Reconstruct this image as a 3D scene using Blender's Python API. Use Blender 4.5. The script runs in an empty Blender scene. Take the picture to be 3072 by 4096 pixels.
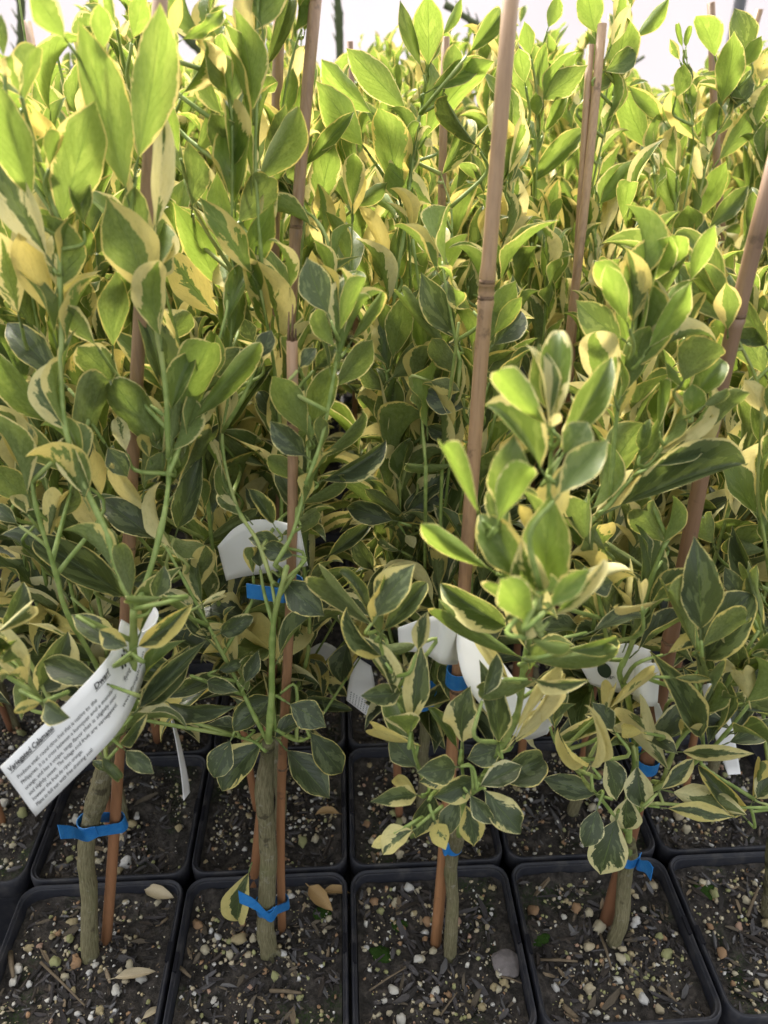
import bpy, bmesh, math, random
import numpy as np
from mathutils import Vector, Matrix, noise as mnoise
R = random.Random(7)
rad = math.radians
SC = bpy.context.scene
COL = SC.collection

# ------------------------------------------------------------------ camera, sky, sun, exposure
RIM = 0.12                      # height of the pot rims above the bench
CAM = Vector((0.0, 0.0, RIM + 0.56))
YAW, PITCH = 3.0, 30.0
cd = bpy.data.cameras.new('camera')
cam = bpy.data.objects.new('camera', cd); COL.objects.link(cam)
cam.location = CAM
cam.rotation_euler = (rad(90 - PITCH), 0, rad(-YAW))
cd.sensor_fit = 'VERTICAL'; cd.sensor_height = 36.0; cd.lens = 36.0 * 3076 / 4096
cd.clip_start = 0.01; cd.clip_end = 400
cd.dof.use_dof = True; cd.dof.focus_distance = 0.50; cd.dof.aperture_fstop = 9.0
SC.camera = cam

SUN_EL, SUN_AZ = 50.0, -14.0      # azimuth measured from +Y (away from the camera) towards +X
w = bpy.data.worlds.new('World'); SC.world = w; w.use_nodes = True
nt = w.node_tree; nt.nodes.clear()
sky = nt.nodes.new('ShaderNodeTexSky'); sky.sky_type = 'NISHITA'; sky.sun_disc = False
sky.sun_elevation = rad(SUN_EL); sky.sun_rotation = rad(SUN_AZ)
sky.air_density = 1.0; sky.dust_density = 6.0; sky.ozone_density = 0.6
bg = nt.nodes.new('ShaderNodeBackground'); bg.inputs[1].default_value = 0.15
wo = nt.nodes.new('ShaderNodeOutputWorld')
hs = nt.nodes.new('ShaderNodeHueSaturation'); hs.inputs['Saturation'].default_value = .40      # milky light of the hazy sky
tn = nt.nodes.new('ShaderNodeMix'); tn.data_type = 'RGBA'; tn.blend_type = 'MULTIPLY'; tn.inputs[0].default_value = 1; tn.inputs[7].default_value = (1.0, .97, .90, 1)
nt.links.new(sky.outputs[0], hs.inputs['Color']); nt.links.new(hs.outputs[0], tn.inputs[6]); nt.links.new(tn.outputs[2], bg.inputs[0]); nt.links.new(bg.outputs[0], wo.inputs[0])
sd = bpy.data.lights.new('sun', 'SUN'); sd.energy = 2.0; sd.angle = rad(12.0); sd.color = (1.0, 0.95, 0.87)
sun = bpy.data.objects.new('sun', sd); COL.objects.link(sun)
sdir = Vector((math.sin(rad(SUN_AZ)) * math.cos(rad(SUN_EL)), math.cos(rad(SUN_AZ)) * math.cos(rad(SUN_EL)), math.sin(rad(SUN_EL))))
sun.rotation_euler = sdir.to_track_quat('Z', 'Y').to_euler()
sun.location = (0, 3, 5)
vs = SC.view_settings
vs.view_transform = 'Standard'; vs.look = 'None'; vs.gamma = 1; vs.exposure = 2.0; vs.use_curve_mapping = False
SC.cycles.max_bounces = 8; SC.cycles.transmission_bounces = 6; SC.cycles.diffuse_bounces = 5
SC.cycles.use_denoising = True

# ------------------------------------------------------------------ photograph pixel -> place in the world
F = 3076.0
def ray(px, py):
    v = Vector(((px - 1536) / F, -(py - 2048) / F, -1.0))
    a = rad(PITCH)
    d = Vector((1, 0, 0)) * v.x + Vector((0, math.sin(a), math.cos(a))) * v.y + Vector((0, math.cos(a), -math.sin(a)))
    c, s = math.cos(rad(YAW)), math.sin(rad(YAW))
    return Vector((c * d.x + s * d.y, -s * d.x + c * d.y, d.z))
def P(px, py, d):               # full-size photo pixel at distance d (metres along +Y)
    r = ray(px, py); return CAM + r * (d / r.y)
def PZ(px, py, z):              # the same on a level plane
    r = ray(px, py); return CAM + r * ((z - CAM.z) / r.z)
_fw = None
def proj(p):
    q = p - CAM
    c, s = math.cos(rad(YAW)), math.sin(rad(YAW))
    x = c * q.x - s * q.y; y = s * q.x + c * q.y
    a = rad(PITCH)
    zc = y * math.cos(a) - q.z * math.sin(a)
    yu = y * math.sin(a) + q.z * math.cos(a)
    if zc < 1e-4: return (-9e9, -9e9, zc)
    return (1536 + F * x / zc, 2048 - F * yu / zc, zc)
CROPS = {'T1': (0, 0, .6631), 'T2': (1000, 0, .6631), 'T3': (2000, 0, .6462), 'M1': (0, 1100, .6631), 'M2': (1000, 1100, .6631),
         'M3': (1900, 1100, .7064), 'B1': (0, 2300, .6631), 'B2': (1100, 2200, .6631), 'B3': (2000, 2200, .6462),
         'S1': (0, 3100, .6631), 'S2': (1000, 3200, .6631), 'S3': (2000, 3200, .6462), 'O': (0, 0, 1.8518), 'F': (0, 0, 1)}
def CP(c, x, y):
    ox, oy, s = CROPS[c]; return ox + x * s, oy + y * s
def PC(c, x, y, d): return P(*CP(c, x, y), d)

# ------------------------------------------------------------------ object helpers
def link(name, me, mat=None, parent=None, mtx=None, kind=None, color=None):
    o = bpy.data.objects.new(name, me); COL.objects.link(o)
    if mat is not None and me is not None and not me.materials: me.materials.append(mat)
    if parent is not None: o.parent = parent
    if mtx is not None: o.matrix_basis = mtx
    if kind: o['kind'] = kind
    if color: o.color = color
    return o
def empty(name, loc, label=None, cat=None, group=None):
    o = bpy.data.objects.new(name, None); COL.objects.link(o); o.location = loc
    o.empty_display_size = .02
    tag(o, label, cat, group); return o
def tag(o, label=None, cat=None, group=None, kind=None):
    if label: o['label'] = label
    if cat: o['category'] = cat
    if group: o['group'] = group
    if kind: o['kind'] = kind
    return o
def mesh(name, v, f, smooth=True, uv=None):
    me = bpy.data.meshes.new(name); me.from_pydata([tuple(a) for a in v], [], f)
    if smooth: me.polygons.foreach_set('use_smooth', [True] * len(me.polygons))
    if uv is not None:
        l = me.uv_layers.new(name='UVMap')
        idx = np.zeros(len(me.loops), dtype=np.int32); me.loops.foreach_get('vertex_index', idx)
        l.data.foreach_set('uv', np.asarray(uv, dtype=np.float32)[idx].ravel())
    me.update(); return me
def crom(pts, n):               # Catmull-Rom through points (tuples of any length)
    pts = [np.array(p, float) for p in pts]
    if len(pts) == 1: return pts
    q = [2 * pts[0] - pts[1]] + pts + [2 * pts[-1] - pts[-2]]
    out = []
    for i in range(1, len(q) - 2):
        for k in range(n):
            t = k / n
            a, b, c, d = q[i - 1], q[i], q[i + 1], q[i + 2]
            out.append(.5 * ((2 * b) + (-a + c) * t + (2 * a - 5 * b + 4 * c - d) * t * t + (-a + 3 * b - 3 * c + d) * t ** 3))
    out.append(pts[-1]); return out
class TB:                       # tube builder: many tubes of one plant -> one mesh
    def __init__(s): s.v = []; s.f = []; s.uv = []
    def tube(s, pts, rads, n=7, bump=0.0, seed=0, cap=True, off=(0, 0, 0)):
        off = Vector(off); P_ = [Vector(p) - off for p in pts]
        up = Vector((0.13, 0.97, 0.2)); base = len(s.v); L = 0
        for i, p in enumerate(P_):
            t = (P_[min(i + 1, len(P_) - 1)] - P_[max(i - 1, 0)])
            if t.length < 1e-9: t = Vector((0, 0, 1))
            t.normalize()
            if i: L += (p - P_[i - 1]).length
            a = t.cross(up)
            if a.length < .1: a = t.cross(Vector((1, 0, 0)))
            a.normalize(); b = t.cross(a); r = rads[i]
            for k in range(n):
                th = 2 * math.pi * k / n
                rr = r * (1 + (bump * mnoise.noise(Vector((math.cos(th) * 1.6 + seed, math.sin(th) * 1.6, L * 90))) if bump else 0))
                s.v.append(p + (a * math.cos(th) + b * math.sin(th)) * rr); s.uv.append((k / n, L * 10))
        for i in range(len(P_) - 1):
            for k in range(n):
                a0 = base + i * n + k; a1 = base + i * n + (k + 1) % n
                s.f.append((a0, a1, a1 + n, a0 + n))
        if cap:
            s.f.append(tuple(base + (len(P_) - 1) * n + k for k in range(n)))
            s.f.append(tuple(base + n - 1 - k for k in range(n)))
    def mesh(s, name): return mesh(name, s.v, s.f, True, s.uv)

# ------------------------------------------------------------------ material helpers
def mat(name):
    m = bpy.data.materials.new(name); m.use_nodes = True
    m.node_tree.nodes.clear(); return m, N(m.node_tree)
class N:
    def __init__(s, t): s.t = t
    def n(s, ty, **kw):
        x = s.t.nodes.new(ty)
        for k, v in kw.items(): setattr(x, k, v)
        return x
    def l(s, a, b): s.t.links.new(a, b)
    def sock(s, x, i):
        if isinstance(x, (int, float)): i.default_value = x
        elif isinstance(x, (tuple, list)):
            i.default_value = (*x, 1) if len(x) == 3 and i.type == 'RGBA' else x
        else: s.l(x, i)
    def m(s, op, a, b=None, c=None, clamp=False):
        x = s.n('ShaderNodeMath', operation=op, use_clamp=clamp); s.sock(a, x.inputs[0])
        if b is not None: s.sock(b, x.inputs[1])
        if c is not None: s.sock(c, x.inputs[2])
        return x.outputs[0]
    def mix(s, f, a, b):
        x = s.n('ShaderNodeMix', data_type='RGBA'); s.sock(f, x.inputs[0]); s.sock(a, x.inputs[6]); s.sock(b, x.inputs[7]); return x.outputs[2]
    def mul(s, a, b):
        x = s.n('ShaderNodeMix', data_type='RGBA', blend_type='MULTIPLY'); x.inputs[0].default_value = 1; s.sock(a, x.inputs[6]); s.sock(b, x.inputs[7]); return x.outputs[2]
    def fmix(s, f, a, b):
        x = s.n('ShaderNodeMix', data_type='FLOAT'); s.sock(f, x.inputs[0]); s.sock(a, x.inputs[2]); s.sock(b, x.inputs[3]); return x.outputs[0]
    def xyz(s, a, b, c):
        x = s.n('ShaderNodeCombineXYZ'); s.sock(a, x.inputs[0]); s.sock(b, x.inputs[1]); s.sock(c, x.inputs[2]); return x.outputs[0]
    def noise(s, vec, scale, detail=2, rough=.5, dim='3D'):
        x = s.n('ShaderNodeTexNoise', noise_dimensions=dim); s.l(vec, x.inputs['Vector']); x.inputs['Scale'].default_value = scale
        x.inputs['Detail'].default_value = detail; x.inputs['Roughness'].default_value = rough; return x.outputs[0]
    def step(s, v, a, b):      # smooth 0..1 as v goes a..b
        x = s.n('ShaderNodeMapRange', interpolation_type='SMOOTHSTEP'); s.sock(v, x.inputs[0]); s.sock(a, x.inputs[1]); s.sock(b, x.inputs[2]); return x.outputs[0]
    def ramp(s, v, stops, interp='LINEAR'):
        x = s.n('ShaderNodeValToRGB'); s.l(v, x.inputs[0]); r = x.color_ramp; r.interpolation = interp
        while len(r.elements) < len(stops): r.elements.new(.5)
        for e, (p, c) in zip(r.elements, stops): e.position = p; e.color = (*c, 1)
        return x.outputs[0]
    def bump(s, h, strength, dist):
        x = s.n('ShaderNodeBump'); x.inputs['Strength'].default_value = strength; x.inputs['Distance'].default_value = dist; s.l(h, x.inputs['Height']); return x.outputs[0]
    def pbsdf(s, col, rough=.5, spec=.5, normal=None):
        x = s.n('ShaderNodeBsdfPrincipled'); s.sock(col, x.inputs['Base Color']); s.sock(rough, x.inputs['Roughness'])
        s.sock(spec, x.inputs['Specular IOR Level'])
        if normal is not None: s.l(normal, x.inputs['Normal'])
        return x.outputs[0]
    def out(s, sh):
        x = s.n('ShaderNodeOutputMaterial'); s.l(sh, x.inputs[0])
    def obj(s): return s.n('ShaderNodeTexCoord').outputs['Object']
    def gen(s, name): return s.n('ShaderNodeTexCoord').outputs[name]

# leaf: object colour carries (age, cream, tone); the pattern differs per object
def leaf_material():
    m, g = mat('variegated_leaf')
    oi = g.n('ShaderNodeObjectInfo'); rnd = oi.outputs['Random']
    sp = g.n('ShaderNodeSeparateColor'); g.l(oi.outputs['Color'], sp.inputs[0]); age_light, crm, tone = sp.outputs
    uvn = g.n('ShaderNodeUVMap'); su = g.n('ShaderNodeSeparateXYZ'); g.l(uvn.outputs[0], su.inputs[0])
    u = g.m('MULTIPLY_ADD', su.outputs[0], 2, -1); v = su.outputs[1]; au = g.m('ABSOLUTE', u)
    s = g.m('MULTIPLY_ADD', au, -.28, v)
    r1 = g.m('MULTIPLY', rnd, 53.7); r2 = g.m('MULTIPLY', rnd, 211.3)
    N0 = g.noise(g.xyz(g.m('MULTIPLY', u, .75), g.m('MULTIPLY', v, 1.3), r1), 1, 1, .4)
    N1 = g.noise(g.xyz(g.m('MULTIPLY', u, 2.6), g.m('MULTIPLY', s, 13), r2), 1, 3.0, .62)
    N2 = g.noise(g.xyz(g.m('MULTIPLY', u, 2.1), g.m('MULTIPLY', s, 4.2), g.m('ADD', r1, 9.1)), 1, 3.0, .55)
    e = g.m('MULTIPLY_ADD', g.m('SUBTRACT', N0, .5), g.fmix(g.m('MULTIPLY', crm, 4, clamp=True), .7, 2.7), au)
    e = g.m('MULTIPLY_ADD', g.m('SUBTRACT', N1, .5), .75, e)
    thr = g.fmix(crm, 1.28, -.45)
    cm = g.step(g.m('SUBTRACT', e, thr), -.012, .012)
    wv = g.m('MULTIPLY', g.m('MULTIPLY', v, g.m('SUBTRACT', 1.0, v)), 4)
    rimd = g.m('MULTIPLY', g.m('SUBTRACT', 1.0, au), g.m('MULTIPLY_ADD', wv, .8, .25))
    rimd = g.m('MULTIPLY_ADD', g.m('SUBTRACT', N1, .5), g.m('MULTIPLY_ADD', g.m('SUBTRACT', N0, .3, clamp=True), 1.3, .10), rimd)
    rim = g.m('SUBTRACT', 1.0, g.step(rimd, .055, .072))
    cm = g.m('MAXIMUM', cm, rim)
    grey = g.step(g.m('MULTIPLY_ADD', g.m('SUBTRACT', au, .5), .10, N2), .53, .55)
    dark = g.mix(age_light, (.052, .068, .038), (.14, .225, .032))
    mid = g.mix(age_light, (.115, .145, .075), (.18, .25, .05))
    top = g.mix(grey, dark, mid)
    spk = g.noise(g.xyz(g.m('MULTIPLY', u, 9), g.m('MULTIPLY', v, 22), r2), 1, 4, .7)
    und = g.mix(age_light, (.13, .155, .062), (.175, .265, .05))
    und2 = g.mix(age_light, (.21, .24, .11), (.23, .32, .075))
    under = g.mix(g.step(spk, .40, .62), und, und2)
    under = g.mix(g.m('MULTIPLY', g.m('MAXIMUM', g.m('SUBTRACT', 1.0, g.step(au, .012, .04)), 0), .5), under, (.26, .31, .12))
    vein = g.m('SUBTRACT', 1.0, g.step(au, .012, .04))
    sv = g.m('PINGPONG', g.m('MULTIPLY_ADD', au, -.42, v), .055)
    sv = g.m('MULTIPLY', g.m('SUBTRACT', 1.0, g.step(sv, .001, .007)), g.m('SUBTRACT', 1.0, g.step(au, .5, .95)))
    top = g.mix(g.m('MULTIPLY', vein, .6), top, (.2, .27, .08))
    top = g.mix(g.m('MULTIPLY', sv, .24), top, (.2, .27, .08))
    cream = g.mix(tone, (.66, .57, .18), (.76, .72, .40))
    cream = g.mix(g.m('MULTIPLY', g.step(spk, .45, .75), .35), cream, (.55, .50, .13))
    bf = g.n('ShaderNodeNewGeometry').outputs['Backfacing']
    grn = g.mix(bf, top, under)
    col = g.mix(cm, grn, cream)
    mot = g.noise(g.xyz(g.m('MULTIPLY', u, 4), g.m('MULTIPLY', v, 9), r1), 1, 5, .7)
    col = g.mul(col, g.ramp(mot, [(.3, (.72, .74, .70)), (.5, (1, 1, 1)), (.7, (1.0, 1.0, 1.0))]))
    dust = g.step(g.noise(g.xyz(g.m('MULTIPLY', u, 22), g.m('MULTIPLY', v, 55), r2), 1, 3, .8), .66, .74)
    col = g.mix(g.m('MULTIPLY', dust, .30), col, (.42, .42, .36))
    blem = g.step(g.noise(g.xyz(g.m('MULTIPLY', u, 3), g.m('MULTIPLY', v, 7), g.m('ADD', r2, 3)), 1, 4, .75), .74, .78)
    col = g.mix(g.m('MULTIPLY', blem, .55), col, (.16, .10, .035))
    tg = g.mix(age_light, (.12, .155, .03), (.25, .345, .045))
    tg = g.mix(g.m('MULTIPLY', g.m('MAXIMUM', vein, g.m('MULTIPLY', sv, .35)), .5), tg, (.12, .2, .02))
    tg = g.mix(g.m('MULTIPLY', grey, .3), tg, (.42, .5, .09))
    tc = g.mix(tone, (.58, .45, .11), (.68, .58, .24))
    tcol = g.mix(cm, tg, tc)
    h = g.m('MULTIPLY_ADD', sv, -.5, g.m('MULTIPLY', vein, -.9)); h = g.m('MULTIPLY_ADD', spk, .35, h)
    nb = g.bump(h, .6, .0009)
    rough = g.fmix(bf, g.fmix(spk, .26, .46), .62)
    pb = g.pbsdf(col, rough, g.fmix(bf, .55, .3), nb)
    tr = g.n('ShaderNodeBsdfTranslucent'); g.l(tcol, tr.inputs[0]); g.l(nb, tr.inputs[1])
    ms = g.n('ShaderNodeMixShader'); g.sock(g.fmix(age_light, .34, .52), ms.inputs[0]); g.l(pb, ms.inputs[1]); g.l(tr.outputs[0], ms.inputs[2])
    g.out(ms.outputs[0]); return m
M_LEAF = leaf_material()

def stem_material():
    m, g = mat('green_stem'); o = g.obj()
    n1 = g.noise(o, 160, 3); n2 = g.noise(o, 25, 2)
    c = g.mix(g.step(n1, .35, .7), (.17, .24, .055), (.27, .34, .10)); c = g.mix(g.m('MULTIPLY', g.step(n2, .5, .7), .5), c, (.38, .38, .14))
    g.out(g.pbsdf(c, .5, .4, g.bump(n1, .3, .0006))); return m
M_STEM = stem_material()
def bark_material():
    m, g = mat('citrus_bark'); o = g.gen('UV'); x = g.n('ShaderNodeSeparateXYZ'); g.l(o, x.inputs[0])
    th = g.m('MULTIPLY', x.outputs[0], 2 * math.pi)
    v = g.xyz(g.m('MULTIPLY', g.m('COSINE', th), 4.5), g.m('MULTIPLY', g.m('SINE', th), 4.5), g.m('MULTIPLY', x.outputs[1], 7.5))
    n1 = g.noise(v, 1.4, 5, .65); n2 = g.noise(g.obj(), 40, 3)
    c = g.ramp(n1, [(.26, (.07, .058, .03)), (.42, (.17, .15, .08)), (.6, (.25, .22, .125)), (.8, (.33, .30, .19))])
    c = g.mix(g.m('MULTIPLY', g.step(n2, .45, .7), .5), c, (.15, .16, .06)); n3 = g.noise(g.obj(), 110, 4, .7); c = g.mix(g.m('MULTIPLY', g.step(n3, .55, .7), .6), c, (.34, .32, .25)); c = g.mix(g.m('MULTIPLY', g.step(g.noise(g.obj(), 75, 3), .60, .68), .7), c, (.05, .04, .025))
    g.out(g.pbsdf(c, .85, .2, g.bump(n1, .9, .003))); return m
M_BARK = bark_material()
def bamboo_material():          # object colour R: 0 fresh red-brown .. 1 bleached tan
    m, g = mat('bamboo_stake'); o = g.obj(); oi = g.n('ShaderNodeObjectInfo')
    sp = g.n('ShaderNodeSeparateColor'); g.l(oi.outputs['Color'], sp.inputs[0])
    xs = g.n('ShaderNodeSeparateXYZ'); g.l(o, xs.inputs[0])
    st = g.noise(g.xyz(g.m('MULTIPLY', xs.outputs[0], 600), g.m('MULTIPLY', xs.outputs[1], 600), g.m('MULTIPLY', xs.outputs[2], 9)), 1, 3, .6)
    bl = g.noise(g.xyz(g.m('MULTIPLY', xs.outputs[0], 40), g.m('MULTIPLY', xs.outputs[1], 40), g.m('MULTIPLY', xs.outputs[2], 14)), 1, 4, .65)
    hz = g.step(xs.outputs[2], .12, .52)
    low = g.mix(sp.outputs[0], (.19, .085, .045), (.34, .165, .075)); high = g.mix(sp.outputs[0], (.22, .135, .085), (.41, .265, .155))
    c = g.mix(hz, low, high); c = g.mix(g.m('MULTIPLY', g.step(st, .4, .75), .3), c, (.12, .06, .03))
    c = g.mix(g.m('MULTIPLY', g.step(bl, .50, .70), .5), c, (.12, .07, .04)); sn = g.noise(o, 55, 4, .7); c = g.mix(g.m('MULTIPLY', g.step(sn, .60, .72), .6), c, (.07, .045, .03))
    g.out(g.pbsdf(c, .42, .4, g.bump(st, .25, .0006))); return m
M_BAM = bamboo_material()
def simple(name, col, rough=.6, spec=.4, nscale=0, namt=.2, bump=0, dark=None):
    m, g = mat(name); c = col; nb = None
    if nscale:
        n1 = g.noise(g.obj(), nscale, 5, .6); c = g.mix(g.m('MULTIPLY', g.step(n1, .35, .7), namt), col, dark or tuple(x * .4 for x in col))
        if bump: nb = g.bump(n1, bump, .001)
    g.out(g.pbsdf(c, rough, spec, nb)); return m
def plastic_material():
    m, g = mat('black_plastic'); o = g.obj(); n1 = g.noise(o, 60, 5, .7); n2 = g.noise(o, 900, 2)
    c = g.mix(g.m('MULTIPLY', g.step(n1, .42, .75), .7), (.016, .017, .024), (.065, .06, .058))
    g.out(g.pbsdf(c, g.fmix(n1, .48, .75), .4, g.bump(n2, .12, .0004))); return m
M_PLA = plastic_material()
M_SLOT_SHADE = simple('slot_shade', (.006, .006, .009), .7, .2)  # near-black that paints the shade of the rim recesses
def soil_material():
    m, g = mat('potting_mix'); o = g.gen('Object'); n1 = g.noise(o, 130, 6, .7); n2 = g.noise(o, 18, 3, .6); n3 = g.noise(o, 420, 3, .6)
    c = g.ramp(n1, [(.28, (.010, .009, .008)), (.46, (.032, .028, .024)), (.62, (.075, .064, .055)), (.8, (.13, .11, .09))])
    oi = g.n('ShaderNodeObjectInfo')
    n4 = g.noise(g.xyz(g.m('MULTIPLY', oi.outputs['Random'], 50), 0, 0), 1, 0)
    mo = g.m('MULTIPLY', g.step(n2, .54, .66), g.step(n3, .4, .6))
    c = g.mix(g.m('MULTIPLY', mo, .8), c, (.022, .042, .010))
    g.out(g.pbsdf(c, .9, .25, g.bump(n1, 1, .004))); return m
M_SOIL = soil_material()
def bits(name, stops, rough=.8, bumpd=.0012):
    m, g = mat(name); at = g.n('ShaderNodeAttribute'); at.attribute_name = 'tint'
    oi = g.n('ShaderNodeObjectInfo'); f = g.m('FRACT', g.m('ADD', at.outputs['Fac'], oi.outputs['Random']))
    n1 = g.noise(g.obj(), 500 if rough > .75 else 300, 4, .7); c = g.ramp(f, stops, 'CONSTANT')
    c = g.mix(g.m('MULTIPLY', g.step(n1, .5, .75), .5), c, (.09, .075, .04))
    g.out(g.pbsdf(c, rough, .3, g.bump(n1, .7, bumpd))); return m
M_PEB = bits('pumice', [(0, (.52, .46, .32)), (.18, (.42, .34, .19)), (.34, (.60, .57, .50)), (.48, (.36, .22, .12)), (.60, (.33, .33, .15)), (.72, (.50, .42, .28)), (.88, (.62, .60, .56)), (.965, (.42, .27, .19))])
M_CHIP = bits('bark_chips', [(0, (.030, .026, .024)), (.22, (.055, .048, .048)), (.42, (.085, .078, .078)), (.62, (.11, .088, .062)), (.74, (.045, .035, .028)), (.88, (.12, .115, .115)), (.95, (.20, .15, .095))], .7)
M_CARD = simple('white_card', (.87, .86, .84), .5, .35, 55, .12, .05, (.66, .63, .56))
M_INK = simple('black_ink', (.015, .015, .018), .6, .3)
M_TAPE = simple('blue_tape', (.014, .15, .43), .38, .5, 160, .6, .7, (.05, .24, .52))
# ------------------------------------------------------------------ leaf shapes (unit length along +Y, top side +Z)
def leaf_mesh(name, fold=.2, cup=.4, arc=.4, arcb=0, tipk=0, wave=0, twist=0, side=0, seed=0, nu=8, nv=16, wl=.5, notch=0):
    rr = random.Random(seed); ph = rr.uniform(0, 6)
    # centre line in the YZ plane
    pts = [(0.0, 0.0)]; ang = 0
    for j in range(nv):
        v = (j + .5) / nv
        ang = -arc * (v - .5) * 2 * (1 + arcb * v) - tipk * max(0, v - .68) ** 2 * 14
        y, z = pts[-1]; pts.append((y + math.cos(ang) / nv, z + math.sin(ang) / nv))
    ey, ez = pts[-1]; L = math.hypot(ey, ez); ca, sa = ey / L, ez / L
    cl = [((y * ca + z * sa) / L, (-y * sa + z * ca) / L) for y, z in pts]
    V = []; UV = []; Fc = []
    for j in range(nv + 1):
        v = j / nv; vv = v ** .96
        wd = max(0.0, math.sin(math.pi * vv)) ** 1.10 * (1 - .30 * max(0, (v - .78) / .22) ** 1.5 * (1 - .5 * max(0, (v - .93) / .07)))
        wd *= 1 + .035 * math.sin(v * 19 + ph)
        y0, z0 = cl[j]
        j0, j1 = max(j - 1, 0), min(j + 1, nv)
        ty, tz = cl[j1][0] - cl[j0][0], cl[j1][1] - cl[j0][1]; tl = math.hypot(ty, tz); ty, tz = ty / tl, tz / tl
        tw = twist * (v - .4)
        for i in range(nu + 1):
            u = -1 + 2 * i / nu
            k = cup * (.55 + .45 * math.sin(math.pi * min(1, v * 1.05))) + 1e-3
            hw = .5 * wd
            a = abs(u) * k
            x = math.sin(a) / k * hw * (1 if u > 0 else -1); h = (1 - math.cos(a)) / k * hw + abs(u) * hw * fold
            h += wave * hw * abs(u) ** 2 * math.sin(v * 13 + ph + (1.7 if u > 0 else 0)) * 0.6
            # scale: width and height share the same real scale (object scales x and z alike)
            x, h = x * math.cos(tw) - h * math.sin(tw), x * math.sin(tw) + h * math.cos(tw)
            x += side * 4 * v * (1 - v) * .5
            V.append((x, y0 - h * tz * wl, z0 + h * ty * wl, x, h)); UV.append((i / nu, v * .985 + .007))
    for j in range(nv):
        for i in range(nu):
            a = j * (nu + 1) + i; Fc.append((a, a + 1, a + nu + 2, a + nu + 1))
    V = [(x * wl, y, z) for x, y, z, *_ in V]
    # petiole: a short flattened stalk, slightly winged, below the blade
    b0 = len(V); n = 5
    for j in range(4):
        y = -.16 + .18 * j / 3; r = (.011, .010, .014, .006)[j]
        zz = (cl[1][1] / cl[1][0]) * y if y < 0 else 0
        for k in range(n):
            th = 2 * math.pi * k / n
            V.append((r * 1.4 * math.cos(th), y, zz + r * .8 * math.sin(th) - .004)); UV.append((.5, .5))
    for j in range(3):
        for k in range(n):
            a = b0 + j * n + k; b = b0 + j * n + (k + 1) % n
            Fc.append((a, b, b + n, a + n))
    Fc.append(tuple(b0 + n - 1 - k for k in range(n)))
    # (object x scale below is relative to wl=.5)
    me = mesh(name, V, Fc, True, UV); me.materials.append(M_LEAF); return me
LM = {}
LM['g'] = [leaf_mesh('leaf_gentle', .10 + .05 * i, .35 + .1 * i, .12 + .09 * i, .2, .15 * (i % 3), .12 + .05 * (i % 2), .15 * (i - 2), .05 * (i - 2), i) for i in range(5)]
LM['v'] = [leaf_mesh('leaf_folded', .45 + .25 * i, .4, .22 + .1 * i, .3, .3, .1, .1 * (i - 1), .06, 20 + i) for i in range(4)]
LM['c'] = [leaf_mesh('leaf_cupped', .25, 1.2 + .25 * i, .25 + .08 * i, .3, .35 + .2 * i, .15, .25 * (i - 1), .04, 40 + i) for i in range(4)]
LM['w'] = [leaf_mesh('leaf_wavy', .15, .3, .3, .2, .4 + .4 * (i % 2), .55 + .15 * i, .35 * (i - 1.5), .07 * (i - 1.5), 60 + i) for i in range(4)]
LM['h'] = [leaf_mesh('leaf_hooked', .3, .8, .42, .4, .8, .25, .3, .08, 80), leaf_mesh('leaf_hooked', .2, .6, .5, .3, .6, .3, -.35, -.09, 81)]
def leaf_matrix(base, tip, width, nrm, roll=0.0):
    """width: real full blade width; nrm: wanted direction of the leaf's top side"""
    Y = tip - base; L = Y.length; Y.normalize()
    Z = nrm - Y * nrm.dot(Y)
    if Z.length < 1e-4: Z = Vector((0, 0, 1)) - Y * Y.z
    Z.normalize()
    if roll: Z = Matrix.Rotation(roll, 3, Y) @ Z
    X = Y.cross(Z)
    sx = min(max(width / .5 * .98, .35 * L), 1.75 * L)
    M = Matrix(((X.x * sx, Y.x * L, Z.x * L, base.x), (X.y * sx, Y.y * L, Z.y * L, base.y), (X.z * sx, Y.z * L, Z.z * L, base.z), (0, 0, 0, 1)))
    return M
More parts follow.
